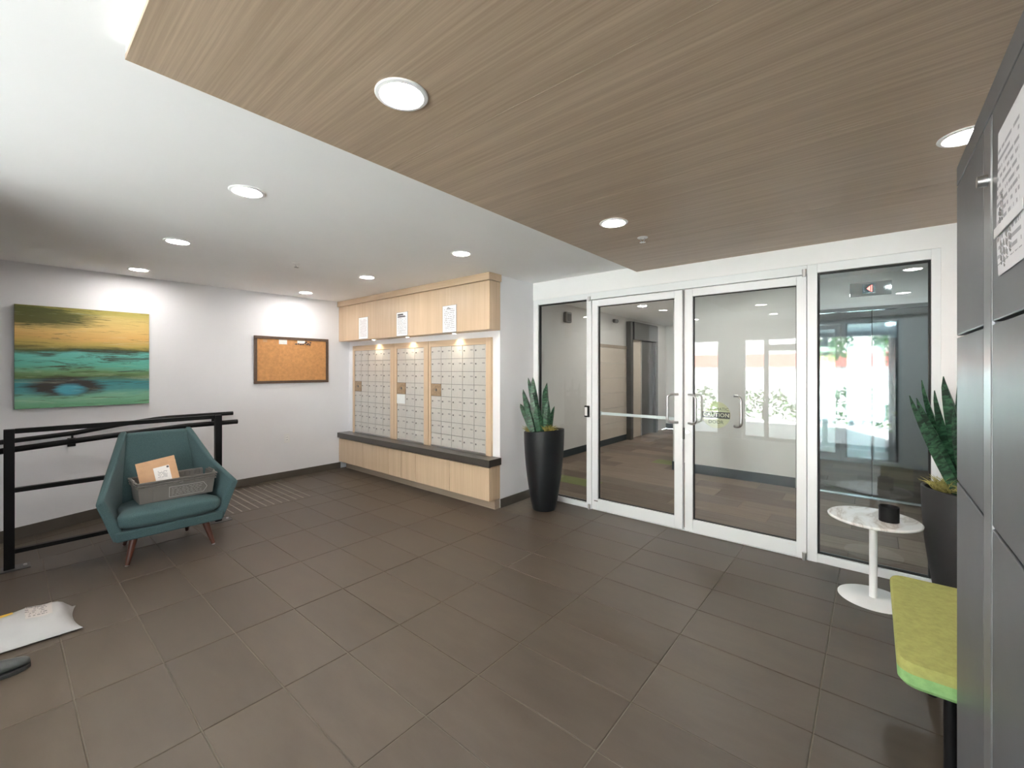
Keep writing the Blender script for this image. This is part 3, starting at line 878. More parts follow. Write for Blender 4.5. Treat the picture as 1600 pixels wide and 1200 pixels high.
def tree(x, y, h, r, label):
    t = thing('street_tree', (x, y, -0.02), label, 'tree', 'street trees')
    mbx = MB()
    rn = random.Random(int(x * 37 + 900))
    for k in range(900):
        d = Vector((rn.gauss(0, 1), rn.gauss(0, 1), rn.gauss(0, 0.8))).normalized() * rn.uniform(0.55, 1.0) * r
        p = Vector((x, y, h)) + d
        a = Vector((rn.uniform(-1, 1), rn.uniform(-1, 1), rn.uniform(-1, 1))).normalized() * 0.13
        b = a.orthogonal().normalized() * 0.06
        mbx.add([p - b, p + a * 0.4 + a.cross(b).normalized() * 0.01, p + b, p + a], [(0, 1, 3), (1, 2, 3), (0, 3, 2), (0, 2, 1)])
    o = obj('crown', mbx, 'hedge', t)
    o['kind'] = 'stuff'
    obj('trunk', MB().tube([(x, y, -0.02), (x + 0.05, y, h * 0.5), (x, y, h)], 0.09, 8), 'soil', t)
tree(-1.45, -12.0, 2.5, 1.0, 'young street tree mirrored in the lift steel, nearer the doors')
tree(0.95, -12.6, 2.6, 1.05, 'young street tree mirrored in the lift steel, nearer the lockers')
hs = thing('street_building', (-2, -16, 0), 'pale low building with a red band across the street', 'building')
obj('wall', MB().box(-12, 9, -18, -16, -0.1, 1.55), 'pale', hs)
obj('red_band', MB().box(-12.05, 9.05, -18, -15.95, 1.55, 2.15), 'redbrick', hs)
obj('parapet', MB().box(-12, 9, -18, -16, 2.15, 3.0), 'pale', hs)

# ================================================================== MAILBOX WALL
wcab = thing('wall_cabinet', (-4.38, 3.2, 1.81), 'long maple wall cabinet above the mailboxes with a crown board', 'cabinet')
obj('body', MB().box(WX + 0.001, -2.906, 3.12, MY, 1.812, 2.300), 'maple', wcab, bevel=0.0015)
obj('crown', MB().box(WX + 0.001, -2.888, 3.096, MY + 0.03 if False else MY, 2.303, CZ - 0.001), 'maplex', wcab, bevel=0.0015)
for x in (-5.03, -4.30, -3.47):
    pk = obj('puck_light', MB().cyl((x, 3.165, 1.800), (x, 3.165, 1.812), 0.026, 0.030, 24), 'steel', wcab, smooth=True)
    obj('lens', MB().cyl((x, 3.165, 1.7985), (x, 3.165, 1.8005), 0.019, n=20), 'puck', pk)
    ld = bpy.data.lights.new('puck_lamp', 'SPOT')
    ld.energy = 3.2
    ld.color = (1.0, 0.86, 0.62)
    ld.spot_size = math.radians(95)
    ld.spot_blend = 0.8
    ld.shadow_soft_size = 0.015
    lo = bpy.data.objects.new('puck_lamp', ld)
    C.objects.link(lo)
    lo.parent = wcab
    lo.location = Vector((x, 3.165, 1.79)) - wcab.location
    lo.rotation_euler = (math.radians(28), 0, 0)

bc = thing('base_cabinet', (-4.38, 3.2, 0), 'long low maple cabinet under the mailboxes', 'cabinet')
obj('carcass', MB().box(WX + 0.001, -2.908, 3.14, MY - 0.002, 0.10, 0.443), 'maple', bc)
obj('shadow_gap', MB().box(WX + 0.004, -2.912, 3.1385, 3.1398, 0.102, 0.443), 'darkmetal', bc)
ed = [WX + 0.001, -5.217, -4.628, -4.362, -4.088, -3.499, -2.908]
for a, b in zip(ed, ed[1:]):
    obj('door', MB().box(a + 0.0028, b - 0.0028, 3.120, 3.1383, 0.100, 0.430), 'maple', bc, loc=((a + b) / 2, 3.12 + a * 0.7, 0.1), bevel=0.001, seg=1)
obj('toe_kick', MB().box(WX + 0.05, -2.912, 3.205, MY - 0.002, 0, 0.099), 'toekick', bc)
ct = obj('countertop', MB().box(WX + 0.001, -2.890, 3.096, MY, 0.4435, 0.514), 'counter', bevel=0.002)
tag(ct, 'dark stone countertop ledge running under the mailboxes', 'countertop')

PZ0, PZ1 = 0.532, 1.676
doorm = {}
def mail_panel(name, ox0, ox1, ix0, ix1, cols, label, hot):
    t = thing(name, ((ox0 + ox1) / 2, MY, 0.515), label, 'mailboxes', 'wall mailbox units')
    y0, y1 = MY - 0.030, MY
    z0, z1 = 0.515, 1.745
    obj('frame', MB().box(ox0, ix0, y0, y1, z0, z1), 'maple', t, bevel=0.001)
    obj('frame', MB().box(ix1, ox1, y0, y1, z0, z1), 'maple', t, bevel=0.001)
    obj('frame', MB().box(ix0, ix1, y0, y1, PZ1, z1), 'maplex', t, bevel=0.001)
    obj('frame', MB().box(ix0, ix1, y0, y1, z0, PZ0), 'steel', t)
    obj('backing', MB().box(ix0, ix1, MY - 0.012, MY, PZ0, PZ1), 'lock', t)
    cw, rh = (ix1 - ix0) / cols, (PZ1 - PZ0) / 8
    for r in range(8):
        for c in range(cols):
            xa, xb = ix0 + c * cw, ix0 + (c + 1) * cw
            zb, za = PZ1 - r * rh, PZ1 - (r + 1) * rh
            ctr = ((xa + xb) / 2, MY - 0.018, (za + zb) / 2)
            key = (cols, ix0)
            if key not in doorm:
                a, b = cw / 2 - 0.0022, rh / 2 - 0.0024
                m1 = mesh_of('mail_door', MB().box(-a, a, -0.006, 0.006, -b, b), (0, 0, 0)); m1.materials.append(M['mailmetal'])
                m2 = mesh_of('lock', MB().cyl((-a * 0.72, -0.010, 0.012), (-a * 0.72, -0.006, 0.012), 0.0085, n=10), (0, 0, 0)); m2.materials.append(M['lock'])
                m3 = mesh_of('number_tag', MB().box(a * 0.36, a * 0.78, -0.0075, -0.006, 0.012, 0.026), (0, 0, 0)); m3.materials.append(M['tag'])
                m4 = mesh_of('master_plate', MB().box(-a, a, -0.010, 0.006, -b, b), (0, 0, 0)); m4.materials.append(M['brass'])
                doorm[key] = (m1, m2, m3, m4)
            m1, m2, m3, m4 = doorm[key]
            if r == 3 and c == 0:
                o = inst('master_plate', m4, t, ctr)
                o['label'] = 'bronze master lock plate'
                obj('master_lock', MB().cyl((ctr[0] + 0.005, ctr[1] - 0.016, ctr[2]), (ctr[0] + 0.005, ctr[1] - 0.010, ctr[2]), 0.014, 0.016, 16), 'lock', o, smooth=True)
                continue
            o = inst('mail_door', m1, t, ctr)
            inst('lock', m2, o, ctr)
            inst('number_tag', m3, o, ctr)
    if hot:
        zc = PZ1 - 4.42 * rh
        obj('white_card', MB().box(ix0 + 0.0, ix0 + cw * 0.95, MY - 0.0285, MY - 0.0275, zc - 0.06, zc + 0.055), 'card', t)
    return t
mail_panel('mailbox_unit', -5.704, -4.700, -5.653, -4.782, 5, 'five-column mailbox unit nearest the corkboard', False)
mail_panel('mailbox_unit', -4.697, -4.018, -4.640, -4.098, 3, 'narrow three-column mailbox unit with a white card on one box', True)
mail_panel('mailbox_unit', -4.008, -3.008, -3.968, -3.080, 5, 'five-column mailbox unit nearest the glazed doors', False)

def notice(x0, x1, z0, z1, mat, label):
    xc, zc = (x0 + x1) / 2, (z0 + z1) / 2
    t = thing('notice', (xc, 3.12, zc), label, 'notice', 'paper notices on the wall cabinet')
    obj('sheet', MB().box(x0, x1, 3.1170, 3.1180, z0, z1), mat, t)
    obj('holder', MB().box(x0 - 0.004, x1 + 0.006, 3.1182, 3.1198, z0 - 0.005, z1 + 0.003), 'lock', t)
    return t
notice(-5.312, -5.094, 1.822, 2.106, 'notice_a', 'printed notice nearest the corner, above the corkboard-side mailboxes')
n2 = notice(-4.453, -4.237, 1.820, 2.102, 'notice_b', 'middle printed notice with a bold heading on the maple cabinet')
obj('heading', MB().box(-4.43, -4.32, 3.1162, 3.117, 2.066, 2.084).box(-4.43, -4.28, 3.1162, 3.117, 2.042, 2.058), 'ink', n2)
n3 = notice(-3.603, -3.388, 1.816, 2.102, 'notice_c', 'printed letter with a small roof logo, nearest the cabinet end')
obj('roof_logo', MB().prism([(-3.545, 2.062), (-3.515, 2.084), (-3.49, 2.075), (-3.455, 2.062), (-3.49, 2.068), (-3.515, 2.073)], 'y', 3.1162, 3.117), 'ink', n3)

# ================================================================== PAINTING WALL
K = (-WX) / 5.95
def wp(y, z): return y * K, 1.4125 + (z - 1.4125) * K
(ya, za), (yb, zb) = wp(0.084, 1.052), wp(1.026, 2.004)
pa = thing('abstract_painting', (WX, (ya + yb) / 2, za), 'square abstract canvas in ochre, teal and green on the wall above the railing', 'painting')
obj('canvas', MB().box(WX + 0.001, WX + 0.034, ya, yb, za, zb), 'canvas_edge', pa, bevel=0.002)
obj('painted_face', MB().box(WX + 0.0345, WX + 0.036, ya + 0.001, yb - 0.001, za + 0.001, zb - 0.001), 'art', pa, loc=(WX + 0.035, ya, za))
(ya, za), (yb, zb) = wp(2.048, 1.232), wp(3.006, 1.840)
cb = thing('corkboard', (WX, (ya + yb) / 2, za), 'nearly empty corkboard in a dark brown frame', 'corkboard')
obj('cork_sheet', MB().box(WX + 0.002, WX + 0.014, ya + 0.02, yb - 0.02, za + 0.02, zb - 0.02), 'cork', cb)
fw = 0.034
obj('frame', MB().box(WX + 0.001, WX + 0.024, ya, yb, zb - fw, zb), 'frame', cb, bevel=0.002)
obj('frame', MB().box(WX + 0.001, WX + 0.024, ya, yb, za, za + fw), 'frame', cb, bevel=0.002)
obj('frame', MB().box(WX + 0.001, WX + 0.024, ya, ya + fw, za + fw, zb - fw), 'frame', cb, bevel=0.002)
obj('frame', MB().box(WX + 0.001, WX + 0.024, yb - fw, yb, za + fw, zb - fw), 'frame', cb, bevel=0.002)
def pinned(y0, y1, z0, z1, mat, label, name='pinned_note', dx=0.0):
    o = obj(name, MB().box(WX + 0.0145 + dx, WX + 0.0155 + dx, y0, y1, z0, z1), mat)
    return tag(o, label, 'note', 'notes pinned to the corkboard')
pinned(ya + 0.29, ya + 0.39, zb - 0.095, zb - 0.036, 'card', 'small white note pinned at the top middle of the corkboard')
pinned(ya + 0.52, ya + 0.62, zb - 0.075, zb - 0.036, 'card', 'pale slip pinned beside dark clips at the corkboard top')
pinned(ya + 0.10, ya + 0.15, zb - 0.075, zb - 0.036, 'kraft', 'tiny tan slip pinned near the corkboard corner')
clip = thing('push_pins', (WX + 0.015, ya + 0.6, zb - 0.09), 'dark clips and pins clustered on the corkboard top edge', 'pins')
for k, (yy, zz) in enumerate([(0.50, 0.086), (0.53, 0.082), (0.56, 0.088), (0.59, 0.084), (0.62, 0.07), (0.635, 0.055), (0.66, 0.075), (0.68, 0.088), (0.645, 0.085), (0.69, 0.06)]):
    obj('pin', MB().cyl((WX + 0.0142, ya + yy, zb - zz), (WX + 0.030, ya + yy, zb - zz), 0.006, 0.010, 10).box(WX + 0.016, WX + 0.018, ya + yy - 0.012, ya + yy + 0.012, zb - zz - 0.004, zb - zz + 0.004), 'ink', clip)
(yo, zo) = wp(2.447, 0.498)
ou = thing('wall_outlet', (WX, yo, zo), 'white electrical outlet low on the wall below the corkboard', 'outlet')
obj('cover_plate', MB().box(WX + 0.0005, WX + 0.006, yo - 0.035, yo + 0.035, zo - 0.058, zo + 0.058), 'plastic', ou, bevel=0.002)
obj('socket', MB().box(WX + 0.006, WX + 0.009, yo - 0.017, yo + 0.017, zo - 0.034, zo + 0.034), 'white', ou, bevel=0.0015)
obj('slot', MB().box(WX + 0.009, WX + 0.0095, yo - 0.008, yo - 0.005, zo + 0.010, zo + 0.022).box(WX + 0.009, WX + 0.0095, yo + 0.005, yo + 0.008, zo + 0.010, zo + 0.022), 'ink', ou)
obj('slot', MB().box(WX + 0.009, WX + 0.0095, yo - 0.008, yo - 0.005, zo - 0.022, zo - 0.010).box(WX + 0.009, WX + 0.0095, yo + 0.005, yo + 0.008, zo - 0.022, zo - 0.010), 'ink', ou)

# ================================================================== RAILINGS
R_X = -4.66
rl = thing('ramp_railing', (R_X, 0.7, 0), 'black steel guard railing along the ramp behind the armchair', 'railing')
PY = (0.043, 1.305)
for y in PY:
    p = obj('post', MB().box(R_X - 0.024, R_X + 0.024, y - 0.026, y + 0.026, 0.006, 0.99), 'black', rl, bevel=0.002)
    fp = obj('foot_plate', MB().box(R_X - 0.06, R_X + 0.06, y - 0.10, y + 0.10, 0, 0.008), 'darkmetal', p, bevel=0.001)
    for q in (-0.075, 0.075):
        obj('bolt', MB().cyl((R_X, y + q, 0.008), (R_X, y + q, 0.018), 0.010, n=8), 'steel', p)
for z, h in ((0.975, 0.034), (0.557, 0.032), (0.125, 0.030)):
    obj('rail', MB().box(R_X - 0.019, R_X + 0.019, PY[0] + 0.026, PY[1] - 0.026, z - h / 2, z + h / 2), 'black', rl, bevel=0.002)
    if z < 0.9:
        pass
PX = R_X - 0.085
pp = [(PX, -1.2, 0.725), (PX, 0.0, 0.830), (PX, 0.6, 0.875), (PX, 1.0, 0.900), (PX, 1.10, 0.905), (PX, 1.49, 0.905)]
hr = obj('handrail', MB().tube(pp, 0.0215, 14), 'black', rl, smooth=True)
for y, z in ((PY[0], 0.833), (PY[1], 0.905)):
    obj('bracket', MB().tube([(PX, y, z - 0.015), (PX, y, z - 0.05), (R_X - 0.02, y, z - 0.06)], 0.009, 8).box(R_X - 0.032, R_X - 0.022, y - 0.018, y + 0.018, z - 0.095, z - 0.025), 'black', hr)
wr = thing('wall_handrail', (WX, 0.6, 0.85), 'black pipe handrail fixed to the wall beneath the painting', 'handrail')
QX = WX + 0.08
obj('pipe', MB().tube([(QX, -1.4, 0.66), (QX, 0.0, 0.782), (QX, 0.45, 0.812), (QX, 0.75, 0.858), (QX, 1.05, 0.892), (QX, 1.15, 0.898), (QX, 1.765, 0.898)], 0.0215, 14), 'black', wr, smooth=True)
for y, z in ((0.44, 0.81), (1.60, 0.898)):
    obj('bracket', MB().tube([(QX, y, z - 0.015), (QX, y, z - 0.075), (WX + 0.01, y, z - 0.09)], 0.008, 8).box(WX + 0.001, WX + 0.012, y - 0.028, y + 0.028, z - 0.13, z - 0.05), 'black', wr)

# ================================================================== ARMCHAIR
ch = thing('armchair', (-4.36, 0.85, 0), 'teal upholstered armchair with angular flared arms and red-brown legs', 'armchair')
yc = 0.85
def wing(sg):
    """angular side: flares from the back top out to the arm tip, then in to the base"""
    def P(x, y, z): return (x, yc + sg * y, z)
    outer = [P(-4.09, 0.335, 0.185), P(-4.06, 0.436, 0.485), P(-4.36, 0.345, 0.640), P(-4.615, 0.236, 0.915), P(-4.622, 0.30, 0.42), P(-4.58, 0.29, 0.20)]
    inner = [P(-4.085, 0.270, 0.215), P(-4.075, 0.392, 0.505), P(-4.35, 0.297, 0.655), P(-4.600, 0.186, 0.920), P(-4.53, 0.215, 0.42), P(-4.54, 0.21, 0.22)]
    return MB().loft([outer, inner])
for sg in (1, -1):
    obj('wing_arm', wing(sg), 'teal', ch, bevel=0.014, seg=3, smooth=True)
def cush(x0, x1, y0, y1, z0, z1, nx=10, ny=10, nz=4, puff=0.02, e=0.035):
    mbx = MB()
    bm = bmesh.new()
    bmesh.ops.create_cube(bm, size=1.0)
    bmesh.ops.subdivide_edges(bm, edges=bm.edges[:], cuts=5, use_grid_fill=True)
    for v in bm.verts:
        a, b, c = v.co * 2
        f = (1 - a ** 4) * (1 - b ** 4)
        q = 1 - 0.10 * (abs(a * c) ** 6 + abs(b * c) ** 6) - 0.05 * abs(a * b) ** 8
        v.co = Vector(((x0 + x1) / 2 + a * (x1 - x0) / 2 * q, (y0 + y1) / 2 + b * (y1 - y0) / 2 * q, (z0 + z1) / 2 + c * (z1 - z0) / 2 + (puff * f * c)))
    mbx.v = [tuple(v.co) for v in bm.verts]
    bm.verts.index_update()
    mbx.f = [tuple(v.index for v in f.verts) for f in bm.faces]
    bm.free()
    return mbx
# back panel (reclined)
bk = MB().loft([[(-4.46, yc - 0.25, 0.34), (-4.46, yc + 0.25, 0.34), (-4.57, yc + 0.25, 0.32), (-4.57, yc - 0.25, 0.32)],
                [(-4.515, yc - 0.235, 0.62), (-4.515, yc + 0.235, 0.62), (-4.605, yc + 0.235, 0.62), (-4.605, yc - 0.235, 0.62)],
                [(-4.565, yc - 0.200, 0.897), (-4.565, yc + 0.200, 0.897), (-4.622, yc + 0.200, 0.902), (-4.622, yc - 0.200, 0.902)]])
obj('backrest', bk, 'teal', ch, bevel=0.018, seg=3, smooth=True)
# front rail / base box
bs = MB().loft([[(-4.075, yc - 0.325, 0.185), (-4.075, yc + 0.325, 0.185), (-4.55, yc + 0.27, 0.20), (-4.55, yc - 0.27, 0.20)],
                [(-4.065, yc - 0.335, 0.258), (-4.065, yc + 0.335, 0.258), (-4.56, yc + 0.28, 0.27), (-4.56, yc - 0.28, 0.27)]])
obj('seat_base', bs, 'teal', ch, bevel=0.012, seg=3, smooth=True)
seat = cush(-4.52, -4.040, yc - 0.325, yc + 0.325, 0.262, 0.385, puff=0.026)
# the cushion drops a little toward the back
seat.v = [(x, yc + (y - yc) * (1.0 if x > -4.2 else 0.86), z + 0.02 * (x + 4.2)) for x, y, z in seat.v]
obj('seat_cushion', seat, 'teal', ch, sub=1)
for xa, sg, xt in ((-4.14, 1, -4.085), (-4.14, -1, -4.100), (-4.50, 1, -4.60), (-4.50, -1, -4.60)):
    yt = yc + sg * (0.262 if xa > -4.3 else 0.205)
    l = obj('leg', MB().cyl((xa, yc + sg * (0.215 if xa > -4.3 else 0.18), 0.20), (xt, yt, 0.006), 0.027, 0.013, 16), 'redwood', ch, smooth=True)
    obj('glide', MB().cyl((xt, yt, 0.0), (xt, yt, 0.007), 0.012, n=12), 'steel', l)

# ---- crate on the seat
SZ = 0.408
cr = thing('plastic_crate', (-4.28, 0.885, SZ), 'grey plastic delivery crate sitting on the armchair seat', 'crate')
cx0, cx1, cy0, cy1 = -4.40, -4.155, 0.665, 1.125
def shellbox(x0, x1, y0, y1, z0, z1, fl, th):
    lo = [(x0, y0, z0), (x1, y0, z0), (x1, y1, z0), (x0, y1, z0)]
    hi = [(x0 - fl, y0 - fl, z1), (x1 + fl, y0 - fl, z1), (x1 + fl, y1 + fl, z1), (x0 - fl, y1 + fl, z1)]
    hin = [(x0 - fl + th, y0 - fl + th, z1), (x1 + fl - th, y0 - fl + th, z1), (x1 + fl - th, y1 + fl - th, z1), (x0 - fl + th, y1 + fl - th, z1)]
    lin = [(x0 + th, y0 + th, z0 + th), (x1 - th, y0 + th, z0 + th), (x1 - th, y1 - th, z0 + th), (x0 + th, y1 - th, z0 + th)]
    return MB().loft([lo, hi, hin, lin])
CH = 0.118
obj('tub', shellbox(cx0, cx1, cy0, cy1, SZ, SZ + CH + 0.042, 0.012 * (CH + 0.042) / CH, 0.006), 'crate', cr, bevel=0.003, seg=2)
# open rim: three rails with little uprights on each side
rx0, rx1, ry0, ry1 = cx0 - 0.017, cx1 + 0.017, cy0 - 0.017, cy1 + 0.017
def ring(z, h, o=0.0, t=0.011):
    a, b, c, d = rx0 - o, rx1 + o, ry0 - o, ry1 + o
    return MB().box(a, b, c, c + t, z, z + h).box(a, b, d - t, d, z, z + h).box(a, a + t, c + t, d - t, z, z + h).box(b - t, b, c + t, d - t, z, z + h)
for z, h, o in ((CH - 0.004, 0.010, 0.004), (CH + 0.015, 0.008, 0.007), (CH + 0.034, 0.011, 0.010)):
    obj('rim_rail', ring(SZ + z, h, o), 'crate', cr, bevel=0.001, seg=1)
up = MB()
for k in range(15):
    y = ry0 + 0.008 + k * (ry1 - ry0 - 0.016) / 14
    for x in (rx0 + 0.005, rx1 - 0.005):
        up.box(x - 0.009, x + 0.009, y - 0.003, y + 0.003, SZ + CH + 0.004, SZ + CH + 0.036)
for k in range(6):
    x = rx0 + 0.03 + k * (rx1 - rx0 - 0.06) / 5
    for y in (ry0 + 0.005, ry1 - 0.005):
        up.box(x - 0.009, x + 0.009, y - 0.003, y + 0.003, SZ + CH + 0.004, SZ + CH + 0.036)
obj('rim_uprights', up, 'crate', cr)['kind'] = 'stuff'
for y in (ry0 - 0.006, ry1 + 0.006):
    obj('handle', MB().tube([(-4.345, y, SZ + CH + 0.022), (-4.335, y, SZ + CH + 0.048), (-4.22, y, SZ + CH + 0.048), (-4.21, y, SZ + CH + 0.022)], 0.009, 8), 'crate', cr, smooth=True)
for y in (cy0 + 0.05, cy0 + 0.085, cy1 - 0.03):
    obj('rib', MB().hexa([(cx1, y - 0.006, SZ + 0.004), (cx1 + 0.004, y - 0.006, SZ + 0.004), (cx1 + 0.004, y + 0.006, SZ + 0.004), (cx1, y + 0.006, SZ + 0.004),
                          (cx1 + 0.011, y - 0.006, SZ + CH), (cx1 + 0.016, y - 0.006, SZ + CH), (cx1 + 0.016, y + 0.006, SZ + CH), (cx1 + 0.011, y + 0.006, SZ + CH)]), 'crate', cr)
# arrow-ended printed outline on the crate front
def fx(z): return cx1 + 0.012 * (z - SZ) / CH + 0.0006
def strip(ya_, za_, yb_, zb_, w=0.0035):
    d = Vector((yb_ - ya_, zb_ - za_)).normalized()
    n = Vector((-d.y, d.x)) * w / 2
    q = [(ya_ + n.x, za_ + n.y), (yb_ + n.x, zb_ + n.y), (yb_ - n.x, zb_ - n.y), (ya_ - n.x, za_ - n.y)]
    vs = [(fx(z), y, z) for y, z in q] + [(fx(z) + 0.0008, y, z) for y, z in q]
    return vs, [(0, 3, 2, 1), (4, 5, 6, 7), (0, 1, 5, 4), (1, 2, 6, 5), (2, 3, 7, 6), (3, 0, 4, 7)]
pr = MB()
out = [(0.84, 0.020), (0.84, 0.098), (1.06, 0.098), (1.085, 0.059), (1.06, 0.020), (0.84, 0.020)]
for (a, b), (c, d) in zip(out, out[1:]):
    pr.add(*strip(a, SZ + b, c, SZ + d, 0.0030))
rnd = random.Random(3)
for k in range(5):
    y = 0.855
    while y < 1.045:
        w = rnd.uniform(0.006, 0.022)
        pr.add(*strip(y, SZ + 0.034 + k * 0.0125, min(y + w, 1.055), SZ + 0.034 + k * 0.0125, 0.0020))
        y += w + rnd.uniform(0.004, 0.014)
obj('printed_label', pr, 'cratelite', cr)
# ---- kraft envelope in the crate
def env(yy, zz, o):
    """leaning sheet: y across, z up; tilted back and turned a little"""
    a = math.radians(8)
    y = 0.765 + (yy * math.cos(a) - zz * math.sin(a)) * 1.0
    z = SZ + 0.012 + (yy * math.sin(a) + zz * math.cos(a))
    return (-4.245 - (z - SZ) * 0.32 + o, y, z)
ke = thing('padded_envelope', (-4.3, 0.80, SZ + 0.02), 'brown padded envelope leaning in the grey crate', 'envelope')
W_, H_, N_ = 0.245, 0.275, 9
fr, bkk = [], []
for i in range(N_):
    for j in range(N_):
        u, v = i / (N_ - 1), j / (N_ - 1)
        b_ = 0.010 * (1 - abs(2 * u - 1) ** 3) * (1 - abs(2 * v - 1) ** 3) + 0.001
        b_ += 0.002 * math.sin(u * 9 + v * 5)* (1 - abs(2 * v - 1) ** 3)* (1 - abs(2 * u - 1) ** 3)
        fr.append(env(u * W_ - 0.06, v * H_, b_))
        bkk.append(env(u * W_ - 0.06, v * H_, -b_))
fs = []
n_ = N_ * N_
for i in range(N_ - 1):
    for j in range(N_ - 1):
        a, b, c, d = i * N_ + j, (i + 1) * N_ + j, (i + 1) * N_ + j + 1, i * N_ + j + 1
        fs += [(a, b, c, d), (a + n_, d + n_, c + n_, b + n_)]
ring_i = [i * N_ for i in range(N_)] + [(N_ - 1) * N_ + j for j in range(1, N_)] + [i * N_ + N_ - 1 for i in range(N_ - 2, -1, -1)] + [j for j in range(N_ - 2, 0, -1)]
for k in range(len(ring_i)):
    a, b = ring_i[k], ring_i[(k + 1) % len(ring_i)]
    fs.append((a, a + n_, b + n_, b))
obj('envelope_body', MB().add(fr + bkk, fs), 'kraft', ke, smooth=True)
def envquad(y0, y1, z0, z1, o0, o1):
    return MB().hexa([env(y0, z0, o0), env(y1, z0, o0), env(y1, z0, o1), env(y0, z0, o1), env(y0, z1, o0), env(y1, z1, o0), env(y1, z1, o1), env(y0, z1, o1)])
obj('address_label', envquad(0.035, 0.135, 0.105, 0.215, 0.011, 0.0135), 'slip', ke, loc=env(0.085, 0.16, 0.012))
obj('flap_edge', envquad(-0.06, 0.185, 0.235, 0.239, 0.002, 0.0085), 'kraft', ke)
obj('postage_mark', envquad(0.118, 0.132, 0.197, 0.211, 0.0135, 0.0145), 'ink', ke)

# ================================================================== FLOOR ITEMS AT THE LEFT
ml = thing('poly_mailer', (-3.45, 0.02, 0), 'white plastic mailing bag with address label lying on the tiles', 'parcel')
NX, NY = 22, 14
top, bot = [], []
rnd = random.Random(11)
for i in range(NX + 1):
    for j in range(NY + 1):
        u, v = i / NX, j / NY          # u along y (visible end at u=1), v across x
        y = -0.20 + u * 0.49
        x = -3.625 + v * 0.335 - 0.02 * (1 - u)
        y -= 0.024 * math.sin(v * math.pi) ** 0.8 * max(0.0, u - 0.55) / 0.45    # the end seam draws in between its two corners
        pv = (v / 0.24) ** 0.6 if v < 0.24 else (1 - ((v - 0.24) / 0.76) ** 2.0)
        e = (1 - abs(2 * u - 1) ** 6) ** 0.8 * max(0.0, pv)
        w = 0.006 * math.sin(u * 13 + v * 4) + 0.005 * math.sin(v * 9 - u * 8) + 0.003 * math.sin(u * 27 + v * 17)
        h = 0.092 * e + w * e
        top.append((x, y, 0.012 + max(0.0, h)))
        bot.append((x, y, 0.003 + 0.006 * (1 - e)))
fs = []
w_ = NY + 1
n_ = len(top)
for i in range(NX):
    for j in range(NY):
        a, b, c, d = i * w_ + j, (i + 1) * w_ + j, (i + 1) * w_ + j + 1, i * w_ + j + 1
        fs += [(a, b, c, d), (a + n_, d + n_, c + n_, b + n_)]
rg = [i * w_ for i in range(NX + 1)] + [NX * w_ + j for j in range(1, NY + 1)] + [i * w_ + NY for i in range(NX - 1, -1, -1)] + [j for j in range(NY - 1, 0, -1)]
for k in range(len(rg)):
    a, b = rg[k], rg[(k + 1) % len(rg)]
    fs.append((a, a + n_, b + n_, b))
obj('bag', MB().add(top + bot, fs), 'poly', ml, smooth=True)
def patch(i0, i1, j0, j1, lift, th=0.001):
    t_, b_ = [], []
    for i in range(i0, i1 + 1):
        for j in range(j0, j1 + 1):
            p = top[i * w_ + j]
            t_.append((p[0], p[1], p[2] + lift + th)); b_.append((p[0], p[1], p[2] + lift))
    cols = j1 - j0 + 1
    n = len(t_)
    f = []
    for i in range(i1 - i0):
        for j in range(j1 - j0):
            a, b, c, d = i * cols + j, (i + 1) * cols + j, (i + 1) * cols + j + 1, i * cols + j + 1
            f += [(a, b, c, d), (a + n, d + n, c + n, b + n)]
    return MB().add(t_ + b_, f)
M['bagslip'] = printed('parcel_label_print', 9, ink=(0.16, 0.15, 0.15), up='x', across='y', size=(0.10, 0.15), seed=8, col=(0.42, 0.37, 0.335), fill=0.5)
lb = obj('address_label', patch(13, 18, 3, 8, 0.0016), 'bagslip', ml, loc=top[15 * w_ + 5], smooth=True)
obj('yellow_strip', patch(7, 11, 3, 5, 0.0016), 'yellow', ml, smooth=True)
bar = MB()
p0 = top[15 * w_ + 3]
for k in range(16):
    i_ = 13.4 + k * 0.25
    ia = int(i_); f_ = i_ - ia
    A, B = Vector(top[ia * w_ + 3]).lerp(Vector(top[(ia + 1) * w_ + 3]), f_), Vector(top[ia * w_ + 4]).lerp(Vector(top[(ia + 1) * w_ + 4]), f_)
    dy = 0.0016 if k % 3 else 0.003
    bar.hexa([(A.x + 0.006, A.y - dy / 2, A.z + 0.0028), (B.x, B.y - dy / 2, B.z + 0.0028), (B.x, B.y + dy / 2, B.z + 0.0028), (A.x + 0.006, A.y + dy / 2, A.z + 0.0028),
              (A.x + 0.006, A.y - dy / 2, A.z + 0.0036), (B.x, B.y - dy / 2, B.z + 0.0036), (B.x, B.y + dy / 2, B.z + 0.0036), (A.x + 0.006, A.y + dy / 2, A.z + 0.0036)])
obj('barcode', bar, 'ink', lb)

